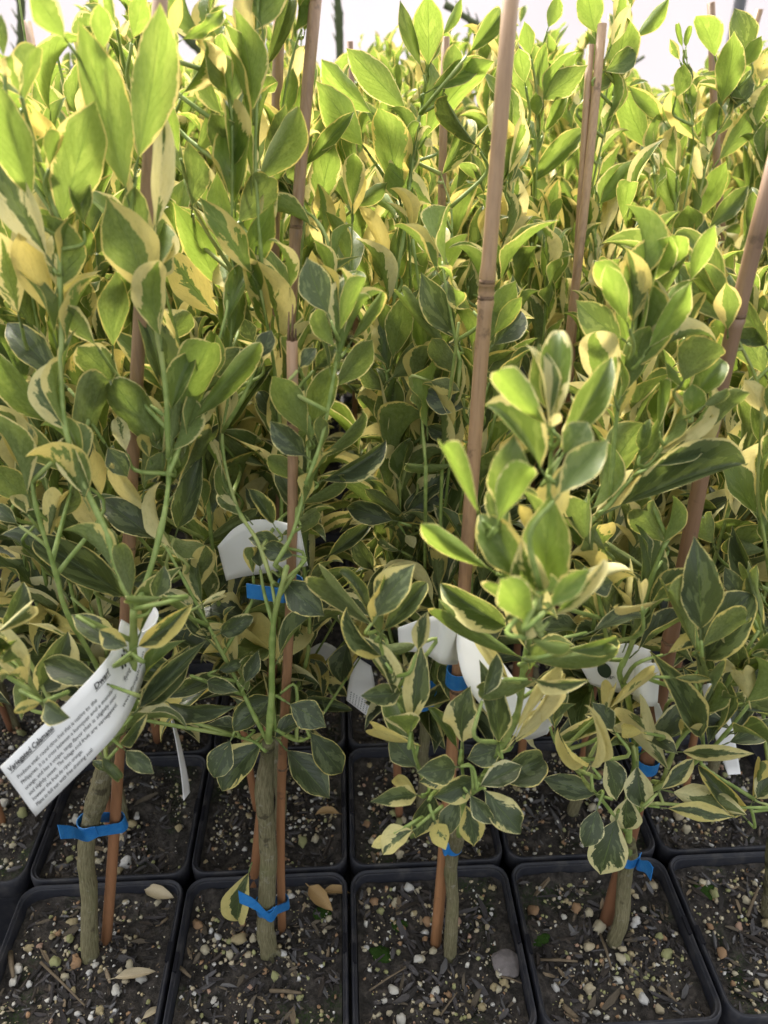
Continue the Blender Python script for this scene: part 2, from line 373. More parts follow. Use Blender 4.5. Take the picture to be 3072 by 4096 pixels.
# ------------------------------------------------------------------ the leaves one can follow in the photograph
# plant crop depth | side shape age cream : base x,y  tip x,y  width
HERO = """
@a T1 .37
u g 70 3 835,955 965,15 310 | u g 65 4 760,1140 475,125 320 | u g 55 22 365,1350 575,605 350 | u g 75 5 190,1200 -30,470 290
t g 20 58 280,1540 -60,900 260 | u g 40 40 900,1790 640,1180 350 | t g 40 62 940,1370 985,660 150 | u g 20 95 320,1899 110,1400 215
u g 30 62 110,1890 0,1400 250 | u g 80 22 390,230 170,-80 200 | u g 90 8 620,300 600,20 140 | u v 50 25 140,620 225,290 150
t g 40 10 20,340 5,80 70 | u g 70 30 300,1000 360,800 120 | u w 60 40 120,560 60,340 130 | t v 35 15 500,1350 450,1000 120
@b T1 .44
u g 90 8 1330,1750 1040,1210 190 | u g 95 6 1385,1720 1650,1215 190 | t g 50 75 1310,1900 990,1480 230 | u g 30 4 1160,1245 1130,850 195
u g 45 5 1470,1130 1275,680 245 | u g 45 5 1560,1090 1800,640 250 | u h 20 3 1440,1340 1620,1070 190 | u v 75 40 1105,560 1225,240 140
t g 50 6 1340,690 1165,370 150 | u g 60 42 1530,500 1350,130 150 | t w 90 10 1100,240 1340,60 90 | u g 60 85 1030,240 1090,-40 85
u g 95 5 1080,920 1000,600 95 | t g 20 8 1100,1050 1010,800 110 | t v 40 10 1180,920 1270,620 110 | u g 55 12 1400,600 1230,310 110
u g 90 10 800,230 850,-60 140 | u v 70 40 700,150 660,-60 90
@a M1 .375
u g 35 12 680,430 700,-30 195 | u g 30 35 575,420 410,180 150 | t g 8 3 370,640 40,290 200 | t v 8 2 980,680 830,215 180
u c 50 5 360,900 0,480 250 | u g 30 3 435,1195 -60,800 200 | u g 25 4 170,1370 -60,1150 190 | u c 25 28 500,1110 670,670 270
u c 40 6 1000,1070 670,640 290 | u c 65 2 1065,860 1280,410 290 | u c 60 5 1170,870 1570,405 160 | u g 25 30 730,670 465,430 230
u c 25 20 1065,1300 1280,960 130 | u g 10 95 895,1430 670,1130 120 | u c 20 22 870,1300 940,1040 150 | u g 10 92 610,1540 430,1330 150
u v 10 96 290,1600 375,1330 130 | t g 5 5 930,1590 600,1350 200 | t g 8 4 1070,1530 1220,1080 170 | t v 5 8 750,1940 205,1600 180
t v 5 6 380,1900 0,1570 220 | u h 30 6 1000,1560 1270,1620 130 | u g 10 62 1190,1900 1240,1630 155 | u g 10 60 610,1330 560,1040 110
t g 5 15 780,1860 1020,1820 140 | u g 20 28 540,1980 470,1770 110 | t g 15 8 190,1250 300,1110 110 | u g 10 75 160,1440 70,1330 110
t g 10 10 650,1040 770,1220 150 | u g 30 8 1000,1060 870,1250 120 | u v 20 10 240,1480 440,1270 110
u w 20 90 760,1060 700,860 110 | u g 20 80 900,1100 850,960 90 | t g 10 10 100,1500 -40,1400 110
@b M1 .43
t v 8 6 1370,930 1659,540 140 | u g 35 4 1330,1000 1190,830 150 | u c 20 15 1595,1150 1365,965 150 | u c 25 40 1400,1150 1580,1000 90
u c 20 12 1240,1450 1350,1290 120 | u g 30 30 1000,400 1150,230 160 | u g 10 90 1590,520 1659,370 110 | t g 10 10 1530,400 1470,260 110
u c 20 6 1200,1640 1540,1460 130 | u g 15 70 1340,1240 1220,1130 80 | t g 10 12 1600,1500 1480,1280 100 | t v 5 10 1659,880 1560,700 100
@a B1 .29
t c 8 22 20,330 140,40 160 | u c 10 60 -20,350 165,190 110 | u c 45 12 985,135 775,145 90 | t g 5 20 740,440 430,240 160
t v 8 55 835,430 1165,170 120 | t c 8 22 840,800 1145,420 190 | t g 8 10 830,810 1250,390 120 | t v 5 35 230,700 410,340 220
t g 5 4 620,650 260,520 180 | t c 8 25 730,1020 885,835 120
t c 10 12 620,1100 720,1230 110 | t g 8 14 760,1060 930,1200 120 | u g 30 10 120,600 130,880 90 | t g 10 10 560,1120 640,1190 60
t v 10 12 930,140 990,-60 110 | t v 5 35 600,330 770,430 120 | u g 10 90 180,600 185,480 40
@a B1 .258
t c 8 12 270,775 425,860 170 | u c 20 85 240,770 85,830 90
@b B1 .34
t g 5 14 1000,740 1340,600 120 | t g 5 10 1010,770 1430,790 140 | t c 8 3 1659,740 1410,940 200 | t g 5 6 1480,930 1240,900 140
t g 8 9 1390,1000 1290,1225 175 | t v 8 24 1580,1010 1340,1305 195 | u g 10 80 1590,950 1400,1080 110 | t c 10 16 1320,570 1450,520 130
t c 8 16 1330,350 1525,250 160 | u c 10 90 1220,180 1340,120 80 | t g 5 8 1280,390 1120,180 120 | t g 5 12 1250,640 1440,700 110
u g 10 70 1340,330 1180,350 60 | t g 5 10 1480,650 1560,450 110
@c B2 .29
t g 12 20 615,400 850,80 255 | u v 15 8 595,460 315,185 150 | t c 12 8 560,380 385,140 120 | t v 12 10 660,480 915,195 120
u c 15 14 850,570 640,640 130 | t v 10 45 860,600 925,365 100 | t v 10 30 640,640 435,340 100 | t g 8 45 715,880 525,520 140
t g 8 50 825,1040 880,560 170 | t c 8 12 760,860 515,880 150 | u c 10 92 820,1160 610,1080 120 | t g 8 12 850,1310 690,1100 180
t v 8 5 1350,1370 1615,1260 180 | t g 8 8 1370,1190 1155,1260 170 | t w 10 42 1130,1160 1180,820 220 | t g 8 24 1350,1160 1230,660 160
u c 30 12 1560,790 1230,840 150 | t v 30 18 1390,460 1000,200 170 | u c 55 3 1470,640 1065,380 200 | t g 10 80 1410,790 1160,460 90
u c 10 85 1440,1150 1659,820 130 | u g 10 60 1450,1160 1600,960 100
@c B2 .275
t g 10 40 1080,1320 865,1400 150 | t g 8 8 1090,1310 850,1340 190 | t g 10 17 1210,1380 955,1490 180 | t g 10 22 1240,1420 1490,1300 160
t w 10 20 1265,1450 1485,1710 195 | t g 10 55 1150,1540 1200,1790 165 | t g 8 6 1180,1480 1330,1650 130 | t v 8 10 1110,1510 1020,1730 120
t g 8 14 940,1460 845,1740 195 | t g 10 30 850,1480 570,1520 130 | u g 10 92 850,1470 710,1385 90 | t g 10 66 830,1690 650,1840 175
u g 10 90 700,1720 580,1790 80 | u g 10 94 970,1650 1030,1810 140
@b B2 .34
t g 5 4 60,190 300,400 210 | t g 6 12 90,930 310,1070 190 | t g 5 8 215,1100 405,1345 190 | t g 5 4 75,1210 330,1500 210
t g 5 12 0,1130 180,1010 130
@g B2 .46
t g 5 30 440,560 400,800 180 | u g 5 98 465,690 510,400 95 | t g 5 12 300,800 200,650 120
@c M3 .245
t g 88 4 380,1800 430,1230 310 | u g 95 3 130,1400 325,1090 210 | t g 55 4 150,1330 220,900 250 | t g 60 14 480,1240 760,930 210
@c M3 .27
u g 92 3 410,850 130,545 195 | t g 50 10 430,780 360,385 185 | t v 50 38 370,1090 55,740 180 | t v 55 14 480,990 775,460 160
t g 50 8 500,1010 640,830 200 | u g 40 95 430,860 480,780 60 | u g 30 95 250,1300 300,1450 90 
@c M2 .25
u g 88 4 1380,1440 1165,1035 130 | u g 85 5 1440,1770 1030,1500 150 | t v 50 22 1620,1830 1380,1440 220
@c B3 .22
u g 97 4 200,460 0,180 240 | t g 97 10 310,350 560,110 150 | t c 80 45 340,400 640,60 130 | u c 55 10 190,550 430,580 110
@c B3 .27
u c 40 4 220,690 735,610 170 | t g 40 5 420,620 720,540 120 | t g 12 42 210,800 560,800 110 | u c 10 85 100,1130 370,850 110
t g 10 8 -100,900 -20,640 110
@d M3 .34
u g 60 62 790,690 690,320 260 | t g 30 8 830,360 570,140 200 | u g 92 3 860,270 740,-60 150 | u g 92 3 985,410 1220,40 160
t g 90 14 1230,780 1230,615 150 | t v 70 5 1220,700 1410,485 140 | u g 60 4 1180,640 1075,490 55 | u c 90 30 1045,860 1050,615 110
t c 40 6 940,1000 990,815 95 | u v 60 62 1110,990 1345,790 90 | t v 15 3 820,1305 1535,1080 200 | u v 30 92 680,1350 930,1110 130
u c 30 4 710,1200 960,840 240 | u g 20 3 1180,600 1380,390 270 | u g 20 4 1280,920 1560,670 150 | u h 20 4 1070,1510 980,1340 190
u c 20 8 740,1560 560,1400 220 | u c 20 8 1005,1690 770,1540 110 | u g 30 85 680,1790 885,1670 90 | u c 25 5 1300,740 1430,650 90
t v 20 6 1010,1080 1300,940 110
@d T3 .36
u g 99 2 895,1760 1060,1460 205 | u g 95 3 800,1857 590,1620 175 | u g 90 3 1110,1680 1090,1460 135 | u g 90 4 1010,1900 1190,1740 110
u g 92 3 1175,1740 1330,1390 130
@d B3 .30
t g 6 3 1240,490 1200,-90 260 | u v 12 14 1210,620 1040,265 150 | t v 8 12 1270,680 1560,270 260 | u h 15 14 1245,610 1520,440 140
t v 8 28 1240,1160 920,620 160 | u c 20 50 1080,790 1310,800 60 | u h 10 85 1540,930 1500,770 130 | u c 20 95 680,980 945,775 100
t c 10 62 560,1340 520,960 85 | t g 6 12 700,1110 565,940 130 | t c 8 48 550,1320 360,1095 130 | u c 10 80 880,1130 755,1110 100
u v 10 70 1045,1365 885,1050 200 | t g 8 26 650,1280 720,1555 200 | t g 8 42 850,1340 895,1605 195 | t g 5 6 590,1510 260,1410 160
t v 8 62 790,1530 775,1725 170 | t g 8 36 720,1670 620,2010 260 | t g 5 4 600,1610 520,1840 160 | u c 10 72 1070,1500 1530,1640 170
t c 8 42 1500,1640 1225,1330 170 | t g 8 55 1040,1600 1455,1655 120 | t g 8 60 1130,1250 1575,1260 110 | t c 10 58 1040,640 1290,570 120
t g 6 8 580,500 900,425 135 | u c 15 82 990,310 740,330 55 | u v 10 90 880,340 870,210 55 | u v 10 70 650,1050 700,860 80
t g 6 45 1000,1480 1200,1290 110 | t g 8 18 1340,1240 1370,1300 90 | t g 10 30 560,250 700,200 150 | u c 15 85 380,280 810,130 110
@e B3 .32
u v 10 50 1560,1560 1610,1310 100 | t g 8 50 1590,1540 1720,1380 150 | t v 6 6 1310,970 1680,1060 130 | t v 8 6 1420,1190 1700,1050 120
t g 6 12 1500,740 1430,500 140 | u g 15 30 1640,620 1600,80 110 | t g 6 6 1500,300 1390,100 120 | u c 15 10 1620,430 1540,150 100
@e M3 .38
t v 8 5 1659,1330 1440,1190 110 | u c 20 6 1640,1560 1460,1480 170 | t v 6 6 1600,1760 1460,1420 120 | u g 20 90 1659,800 1520,590 120
u g 20 3 1640,560 1470,290 200 | t v 8 10 1640,400 1525,110 160 | u g 60 35 1430,310 1420,40 150 | u h 20 8 1350,1520 1300,1380 150
u g 30 50 1200,330 1310,100 90
@f T2 .52
u g 80 4 1075,395 1070,-40 205 | t g 40 5 1030,400 905,0 100 | u g 60 5 940,660 580,290 200 | u g 85 4 735,680 430,355 190
u g 85 3 680,880 395,485 230 | u g 85 4 1060,830 1475,370 240 | t v 50 6 1095,540 1420,350 120 | u g 70 20 900,1170 770,650 265
u h 75 24 1095,1230 840,1000 200 | u g 80 90 860,1600 650,1240 110 | u g 60 18 1160,1620 1040,1390 130 | u g 50 5 870,1810 1065,1520 160
t v 40 28 1160,1050 1305,720 120 | u v 20 3 1370,880 1195,580 100 | u g 95 4 1160,210 1280,-20 90 | t v 60 12 1330,310 1515,80 110
u g 60 15 1180,500 1230,260 150 | u g 90 4 1060,1900 1000,1650 150 | u g 50 95 1100,880 1060,840 90
@h T2 .56
u g 75 58 1560,1050 1640,670 115 | u g 75 48 1530,1460 1620,1060 200 | u v 70 62 1220,1480 1380,1120 120 | t g 35 40 1410,1170 1330,920 90
u g 70 40 1320,1700 1350,1480 80 | u g 60 20 1400,1100 1250,980 100 | u g 80 5 1659,500 1620,290 120
@i T2 .50
u g 75 34 425,1260 510,870 210 | u g 75 24 620,1240 630,920 150 | u g 55 94 480,1500 390,1330 130 | t v 60 12 330,1000 630,670 90
u g 92 5 230,770 385,470 115 | u g 35 4 70,1070 215,620 190 | u g 25 2 100,1230 380,810 190 | u g 25 4 0,1260 120,1065 150
u g 90 20 -40,1450 140,1220 130 | t g 45 40 510,1420 550,1200 130 | u g 60 45 260,830 380,640 100 | u g 50 92 270,500 340,270 90
u g 75 6 60,520 170,500 120 | u g 55 20 640,1250 830,1100 110 | u g 80 6 330,190 400,-20 120 | t v 20 8 100,400 240,-20 90
@j T3 .66
u g 80 4 590,200 540,-80 190 | u g 75 5 845,230 1050,-20 115 | u g 65 5 715,520 790,110 230 | u g 60 85 690,280 810,20 100
t g 50 12 650,440 840,310 150 | u g 50 4 260,620 545,400 180 | u g 50 3 200,650 80,310 170 | u g 75 4 265,610 285,255 115
u g 85 4 190,340 150,130 120 | u g 75 4 300,170 360,-30 110 | u g 55 3 520,820 560,610 170 | t h 65 20 170,1150 530,830 130
u v 30 80 640,1470 735,1220 90 | u g 92 5 620,1260 860,985 155 | u g 92 5 585,1150 490,880 110 | u v 60 30 520,1340 380,1095 80
u g 60 80 560,1680 510,1520 90 | t v 20 8 540,590 680,400 110 | t v 60 5 280,810 400,570 80 | u g 95 6 230,720 220,570 90
@k T3 .70
u g 85 4 1370,640 1450,190 185 | u g 85 4 1330,350 1210,100 190 | t g 25 5 1540,340 1450,50 180 | u g 70 5 1090,600 1140,390 140
u g 70 5 920,920 780,560 195 | t g 65 22 1010,750 790,530 110 | u g 65 48 1245,880 1070,560 125 | u g 70 12 1250,870 1340,630 150
u g 65 28 1355,990 1590,630 150 | u g 70 55 1090,1060 1080,775 115 | u g 60 75 1245,1140 1230,880 110 | u g 96 4 1240,1350 1400,995 155
t g 50 6 1290,1420 1540,1145 130 | u g 55 4 1110,1370 940,1080 125 | u g 70 10 1180,1590 1160,1270 215 | u g 60 42 930,1500 990,1210 140
u g 85 5 1110,1210 1165,1010 90 | u c 85 10 1150,290 1180,160 60 | u c 85 10 1130,290 1100,150 50 | u g 65 40 1110,370 1050,240 60
u g 85 6 1500,420 1620,220 110 | u g 60 50 1590,780 1659,520 150 | u g 80 40 1590,540 1680,280 130 | t g 20 6 1150,580 1170,390 100
u g 70 60 1190,600 1200,440 100 | t v 20 4 1400,700 1550,430 110 | u g 90 4 1620,1500 1680,1200 110
@f M2 .47
u g 50 4 800,540 770,150 225 | u g 40 4 860,500 930,100 180 | u g 15 4 960,980 770,730 230 | u g 12 4 1040,790 825,650 130
u v 20 45 860,1020 640,750 90 | u g 25 4 860,620 1090,350 220 | u g 20 4 830,700 680,480 150
@l M2 .42
t g 15 5 1240,380 1030,-20 195 | u c 35 4 1190,440 930,130 150 | u g 20 22 1265,600 1095,380 160 | u g 20 3 1410,620 1625,440 230
u g 60 4 1430,280 1605,30 165 | u g 60 8 1470,360 1640,130 110 | t v 10 12 1470,420 1640,220 150 | t c 20 38 1290,720 1290,540 150
t g 5 5 1290,800 1045,700 190 | t v 5 6 1260,990 1070,910 100 | u c 40 3 1220,1140 955,1140 100 | t g 15 15 1330,200 1200,50 150
u v 8 50 1090,640 1270,700 100 | u g 12 3 1400,760 1340,900 110 | t v 5 5 1430,1030 1540,900 90
@g M2 .44
u c 15 20 900,1210 930,1020 110 | u v 10 40 860,1100 700,1060 110 | t g 5 14 860,1480 585,1400 160 | t g 5 8 940,1430 1230,1250 150
u c 15 28 1020,1430 880,1500 100 | u g 12 5 950,1480 690,1290 90 | u c 15 30 900,1660 790,1600 80 | u g 10 92 940,1570 990,1650 80
t g 5 6 740,1780 620,1560 130 | t v 5 8 1200,1780 1095,1560 90 | t v 8 6 470,1700 750,1490 90
@b M2 .37
u g 45 12 375,940 500,540 195 | u g 45 3 345,960 135,610 210 | u c 65 18 545,330 700,15 130 | u g 45 3 510,430 410,205 140
u g 35 5 520,670 740,390 180 | t g 20 5 470,230 345,-110 215 | u c 50 20 620,390 790,110 110 | t g 5 3 330,1090 120,880 175
u c 30 4 420,1110 670,820 100 | t v 5 12 440,1240 820,990 130 | u c 40 4 350,1230 105,1100 140 | u c 35 12 300,1380 530,1210 110
t g 5 34 270,1430 150,1150 155 | u c 15 14 190,1570 400,1420 130 | u g 20 4 430,1050 420,850 100
t g 5 5 60,500 130,330 130 | t v 20 10 400,560 520,430 90 | t g 10 34 300,560 400,440 110 | u c 20 45 290,540 230,380 120
t v 6 12 140,1500 -10,1290 90
@b M2 .35
t c 5 6 260,1690 75,1650 140 | t v 5 8 200,1640 -10,1590 110 | t g 5 8 60,1760 40,1620 100 | u g 15 50 20,1800 10,1640 100
"""
# stems one can follow: plant crop d0 d1 r0 r1 : points
STEMS = """
a B1 .312 .300 5.0 3.2 : 650,1000 790,830 800,600 805,400 808,205
a M1 .300 .37 3.2 1.8 : 808,2009 700,1750 640,1550 500,1250 400,950 370,700 370,350 360,0 365,-300
a M1 .300 .37 3.0 1.9 : 808,2009 900,1800 990,1450 1020,1200 1045,880
a M1 .345 .42 2.2 1.3 : 1020,1200 1100,1000 1180,850 1290,500 1370,200 1350,110
a M1 .35 .37 2.6 1.6 : 1015,1100 1000,700 940,300 890,120 905,60
a B1 .32 .34 2.6 1.8 : 740,900 590,560 400,220 340,0 230,-360 190,-560
a B1 .305 .27 2.4 1.4 : 640,960 450,900 260,770 120,530 10,420
b B1 .325 .34 4 2.4 : 1620,1000 1640,700 1650,300 1730,-50
b M2 .34 .37 2.4 1.3 : 150,1750 260,1550 340,1250 365,980
b M2 .345 .38 2.0 1.1 : 340,1250 430,1000 500,650 540,400 560,250
b M1 .34 .43 2.2 1.2 : 1640,1850 1550,1600 1430,1400 1340,1030 1380,700 1400,250 1420,0
b T1 .42 .46 2.0 1.2 : 1590,1800 1560,1300 1540,1000 1545,700 1550,350 1555,0
b T1 .42 .45 1.6 1.0 : 1420,1659 1400,1500 1400,900 1380,600 1240,300
b B1 .33 .36 2.4 1.3 : 1610,1000 1470,720 1300,390 1120,50 1000,-170
b B1 .33 .34 2.4 1.5 : 1600,1060 1540,1010 1420,970
b B2 .33 .34 2.2 1.3 : 0,1080 130,1150 210,1130
c B2 .30 .28 4 2.6 : 1110,1720 1140,1500 1230,1400 1330,1250 1440,1050 1480,900 1500,700 1540,500
c B2 .29 .29 2.2 1.2 : 1140,1480 950,1420 870,1330 820,1150 740,900 680,720 630,550 610,430
c B2 .30 .30 2.0 1.6 : 1150,1480 1130,1320 1130,1160
c B2 .285 .28 1.6 1.1 : 1330,1250 1350,1160
c B2 .28 .27 1.6 1.0 : 1150,1500 1240,1440 1270,1440
c M3 .26 .235 2.4 1.4 : 297,1996 330,1880 375,1790
c M3 .26 .25 2.0 1.2 : 300,1990 180,1750 140,1500 135,1380
c M3 .265 .27 2.0 1.2 : 320,1940 400,1400 430,1050 435,830
c M3 .265 .275 1.5 1.2 : 420,1150 500,1010
d B3 .315 .34 4 2.0 : 800,1877 790,1550 840,1320 820,1100 790,900 740,760 790,650 850,480 930,200 1000,0 1040,-60
d B3 .31 .30 3.0 1.6 : 810,1700 870,1550 1000,1450 1200,1320 1340,1200 1540,960
d B3 .30 .30 2.2 1.4 : 1260,1250 1240,900 1235,640
d B3 .31 .31 2.6 1.6 : 1000,1440 1110,1180 1300,1000 1420,800 1600,500
d B3 .31 .30 2.2 1.4 : 780,1740 640,1560 500,1400 350,1200 310,1100
d B3 .31 .30 2.2 1.6 : 830,1640 950,1570 1250,1590 1659,1595
d M3 .33 .34 2.4 1.4 : 760,2150 690,1750 640,1450 760,1300 900,1140 1010,1050 1090,930 1200,780
d M3 .335 .35 2.0 1.3 : 760,1300 800,820 850,600 890,400 930,150 970,50 985,-20
d M3 .34 .345 1.4 1.0 : 880,540 960,440
e B3 .32 .32 1.5 1.2 : 1700,1590 1600,1560 1570,1540
e M3 .36 .38 2.2 1.3 : 1700,1900 1640,1500 1600,1200 1620,700 1480,350 1440,250
f T2 .49 .53 2.6 1.3 : 870,2300 870,1800 930,1400 960,1130 1000,830 1050,560 1075,390
f T2 .50 .52 1.6 1.1 : 960,1130 920,1350 880,1200
f T2 .50 .53 1.8 1.1 : 1180,2100 1185,1800 1180,1620 1215,1450 1210,1250 1150,1050
h T2 .55 .57 1.6 1.1 : 1500,1900 1510,1700 1530,1450
h T2 .55 .56 1.6 1.1 : 1510,1700 1560,1400 1590,1100 
i T2 .44 .50 2.0 1.1 : 560,2000 480,1500 400,1330 330,1270 270,1180 240,1100
i T2 .48 .50 1.5 1.0 : 330,1270 310,1150 340,1000
i T2 .48 .50 1.5 1.0 : 480,1700 440,1400 428,1250
i T2 .48 .50 1.4 1.0 : 620,1800 615,1400 618,1230
i T2 .48 .50 1.8 1.0 : 60,1500 40,1000 45,400 40,-50
i T2 .49 .50 1.6 1.0 : 60,1500 200,620 270,300 310,180
j T3 .64 .67 2.0 1.0 : 590,2000 590,1750 590,1450 590,1150
j T3 .65 .66 1.6 1.0 : 560,1200 640,850 690,700 712,515
j T3 .65 .66 1.6 1.0 : 200,1500 230,1000 230,640
k T3 .68 .71 2.0 1.1 : 1180,1900 1190,1500 1270,1050 1340,850 1370,640
k T3 .68 .70 1.5 1.0 : 960,1500 960,1150 920,920
k T3 .69 .71 1.5 1.0 : 1090,1350 1090,1050
k T3 .69 .71 1.6 1.0 : 1640,1200 1630,1000 1560,750 1470,550
k T3 .69 .71 1.2 0.8 : 1200,900 1160,420 1150,290
l M2 .40 .44 2.2 1.2 : 1310,1900 1350,1400 1360,1100 1400,800 1410,620
l M2 .40 .43 2.0 1.2 : 1060,1150 1040,900 1030,780
l M2 .41 .43 1.8 1.1 : 1270,520 1240,400 1180,50 1160,-80
l M2 .41 .44 1.8 1.1 : 1410,620 1440,350 1470,250
g M2 .46 .44 2.0 1.1 : 890,1850 905,1500 905,1220
g M2 .47 .47 1.6 1.1 : 620,1900 700,1750
g B2 .42 .46 2.0 1.1 : 290,990 520,640
f M2 .46 .47 1.8 1.2 : 870,1100 830,640 800,540
"""
HEROES = []      # dicts
for ln in HERO.strip().splitlines():
    ln = ln.strip()
    if ln.startswith('@'):
        pk, crop, dd = ln[1:].split(); dep = float(dd); continue
    for it in ln.split('|'):
        p = it.split()
        if len(p) != 7: continue
        side, shp, age_light, crm = p[0], p[1], int(p[2]) / 100, int(p[3]) / 100
        b = tuple(float(x) for x in p[4].split(',')); t = tuple(float(x) for x in p[5].split(',')); wd = float(p[6])
        bp = CP(crop, *b); tp = CP(crop, *t); wf = wd * CROPS[crop][2]
        lf = math.hypot(bp[0] - tp[0], bp[1] - tp[1])
        up = bp[1] > tp[1]
        j = R.uniform(-.012, .012)
        if side == 'u': dt = -R.uniform(.008, .022)
        else: dt = R.uniform(.006, .02) if up else -R.uniform(.004, .02)
        dt *= min(1, lf / 260)
        B = P(*bp, dep + j); T = P(*tp, dep + j + dt)
        zc = (proj(B)[2] + proj(T)[2]) / 2
        wm = wf * zc / F
        if shp in 'ch': wm *= 1.18
        if shp == 'v': wm *= 1.15
        HEROES.append(dict(pk=pk, side=side, shp=shp, age_light=age_light, crm=crm, B=B, T=T, w=wm, bp=bp, tp=tp, wf=wf, lf=lf, zc=zc))
# ------------------------------------------------------------------ the setting
PIT = .129; X0 = -.266; Y0 = .266
def cell(c, r): return X0 + PIT * (c + .5), Y0 + PIT * (r + .5)
ORD = ['first', 'second', 'third', 'fourth', 'fifth', 'sixth', 'seventh', 'eighth', 'ninth', 'tenth', 'eleventh', 'twelfth', 'thirteenth']
def make_setting():
    # woven weed mat on the ground, as one sheet
    v = []; f = []
    S = 60
    me = mesh('ground', [(-S, -S, 0), (S, -S, 0), (S, S, 0), (-S, S, 0)], [(0, 1, 2, 3)], False)
    m, g = mat('weed_mat'); o = g.obj()
    wv = g.n('ShaderNodeTexWave'); g.l(o, wv.inputs[0]); wv.inputs['Scale'].default_value = 90; n1 = g.noise(o, 3, 4)
    g.out(g.pbsdf(g.mix(n1, (.012, .012, .013), (.035, .032, .028)), .7, .3, g.bump(wv.outputs[0], .4, .001)))
    link('ground', me, m, kind='structure')
    # polythene end wall of the tunnel
    m, g = mat('polythene_film'); n1 = g.noise(g.obj(), 1.2, 4, .6)
    c = g.mix(n1, (.245, .238, .272), (.30, .29, .315))
    a = g.n('ShaderNodeBsdfDiffuse'); g.l(c, a.inputs[0]); b = g.n('ShaderNodeBsdfTranslucent'); g.l(c, b.inputs[0])
    ms = g.n('ShaderNodeMixShader'); ms.inputs[0].default_value = .72; g.l(a.outputs[0], ms.inputs[1]); g.l(b.outputs[0], ms.inputs[2]); g.out(ms.outputs[0])
    t = empty('greenhouse_wall', (0, 4.6, 0), 'pale translucent plastic greenhouse wall far behind the rows of trees', 'greenhouse wall')
    n = 60; V = []; Fc = []
    for j in range(9):
        for i in range(n + 1):
            x = -7 + 14 * i / n; z = 2.9 * j / 8
            V.append((x, .05 * math.sin(x * 2.3) + .02 * math.sin(x * 7 + z * 3), z))
    for j in range(8):
        for i in range(n): q = j * (n + 1) + i; Fc.append((q, q + 1, q + n + 2, q + n + 1))
    link('plastic_sheet', mesh('plastic_sheet', V, Fc), m, t)
    mm = simple('galvanised_steel', (.30, .30, .31), .45, .5, 30, .4)
    for x in (-6, -4, -2.0, -.62, 2, 3.4, 5):
        tb = TB(); tb.tube([(x, -.14, 0), (x, -.14, 3.0)], [.03, .03], 10); link('post', tb.mesh('post'), mm, t)
    for z, xe in ((.66, -1.0), (2.4, 7)):
        tb = TB(); tb.tube([(-7, -.2, z), (xe, -.2, z)], [.03, .03], 8); link('rail', tb.mesh('rail'), mm, t)
make_setting()

# ------------------------------------------------------------------ square pots and what lies in them
def rsq(h, r, z, n=5):
    out = []
    for cx, cy, a0 in ((1, 1, 0), (-1, 1, 90), (-1, -1, 180), (1, -1, 270)):
        for k in range(n + 1):
            a = rad(a0 + 90 * k / n); out.append((cx * (h - r) + r * math.cos(a), cy * (h - r) + r * math.sin(a), z))
    return out
def loft(loops, capb=True):
    n = len(loops[0]); V = [p for l in loops for p in l]; Fc = []
    for j in range(len(loops) - 1):
        for i in range(n):
            a = j * n + i; b = j * n + (i + 1) % n; Fc.append((a, b, b + n, a + n))
    if capb: Fc.append(tuple(range(n - 1, -1, -1)))
    return V, Fc
H = PIT / 2
z = RIM
V, Fc = loft([rsq(.046, .010, 0.001), rsq(.047, .010, .003), rsq(.0575, .012, z - .018), rsq(.0578, .012, z - .0165)])
POT_BODY = mesh('pot_body', V, Fc, True); POT_BODY.materials.append(M_PLA)
prof = [(.0572, .0115, z - .020), (.0625, .013, z - .019), (.0632, .013, z - .017), (.0634, .013, z - .0035), (.0628, .013, z - .0008), (.0622, .0125, z), (.0616, .012, z - .0004),
        (.0612, .012, z - .0020), (.0604, .0115, z - .0023), (.0599, .011, z - .0016), (.0595, .011, z - .0028), (.0590, .011, z - .012), (.0578, .0105, z - .030)]
V, Fc = loft([rsq(*p) for p in prof], False)
POT_RIM = mesh('pot_rim', V, Fc, True); POT_RIM.materials.append(M_PLA)
def box(bm, c, s, rz=0):
    r = bmesh.ops.create_cube(bm, size=1, matrix=Matrix.Translation(c) @ Matrix.Rotation(rz, 4, 'Z') @ Matrix.Diagonal((*s, 1))); return r
def bmm(bm, name, mt):
    me = bpy.data.meshes.new(name); bm.to_mesh(me); bm.free(); me.materials.append(mt); return me
bm = bmesh.new(); box(bm, (.0611, .004, z - .0009), (.0028, .014, .0030)); POT_SLOT_SHADE = bmm(bm, 'rim_slot_shade', M_SLOT_SHADE)  # solid dark box paints the shade inside the rim's side slot
bm = bmesh.new(); box(bm, (0, -.0632, z - .0060), (.018, .0014, .0034)); POT_RECESS_SHADE = bmm(bm, 'rim_recess_shade', M_SLOT_SHADE)  # dark plate on the front lip, painting a shaded recess
SZ = RIM - .013
def soil_h(x, y, s): return   .0036 * mnoise.noise(Vector((x * 45 + s * 7, y * 45, s))) + .0013 * mnoise.noise(Vector((x * 160, y * 160 + s * 3, s))) + .0008 * mnoise.noise(Vector((x * 420, y * 420, s)))
def soil_mesh(s):
    n = 56; h = .0585; V = []; Fc = []
    for j in range(n + 1):
        for i in range(n + 1):
            x = -h + 2 * h * i / n; y = -h + 2 * h * j / n
            q = max(abs(x), abs(y))
            if abs(x) > h - .006 and abs(y) > h - .006:
                k = .985; x *= k; y *= k
            V.append((x, y, SZ + soil_h(x, y, s) + .002 * max(0, (q - .045) / .012)))
    for j in range(n):
        for i in range(n): a = j * (n + 1) + i; Fc.append((a, a + 1, a + n + 2, a + n + 1))
    me = mesh('potting_soil', V, Fc); me.materials.append(M_SOIL); return me
SOILS = [soil_mesh(s) for s in range(4)]
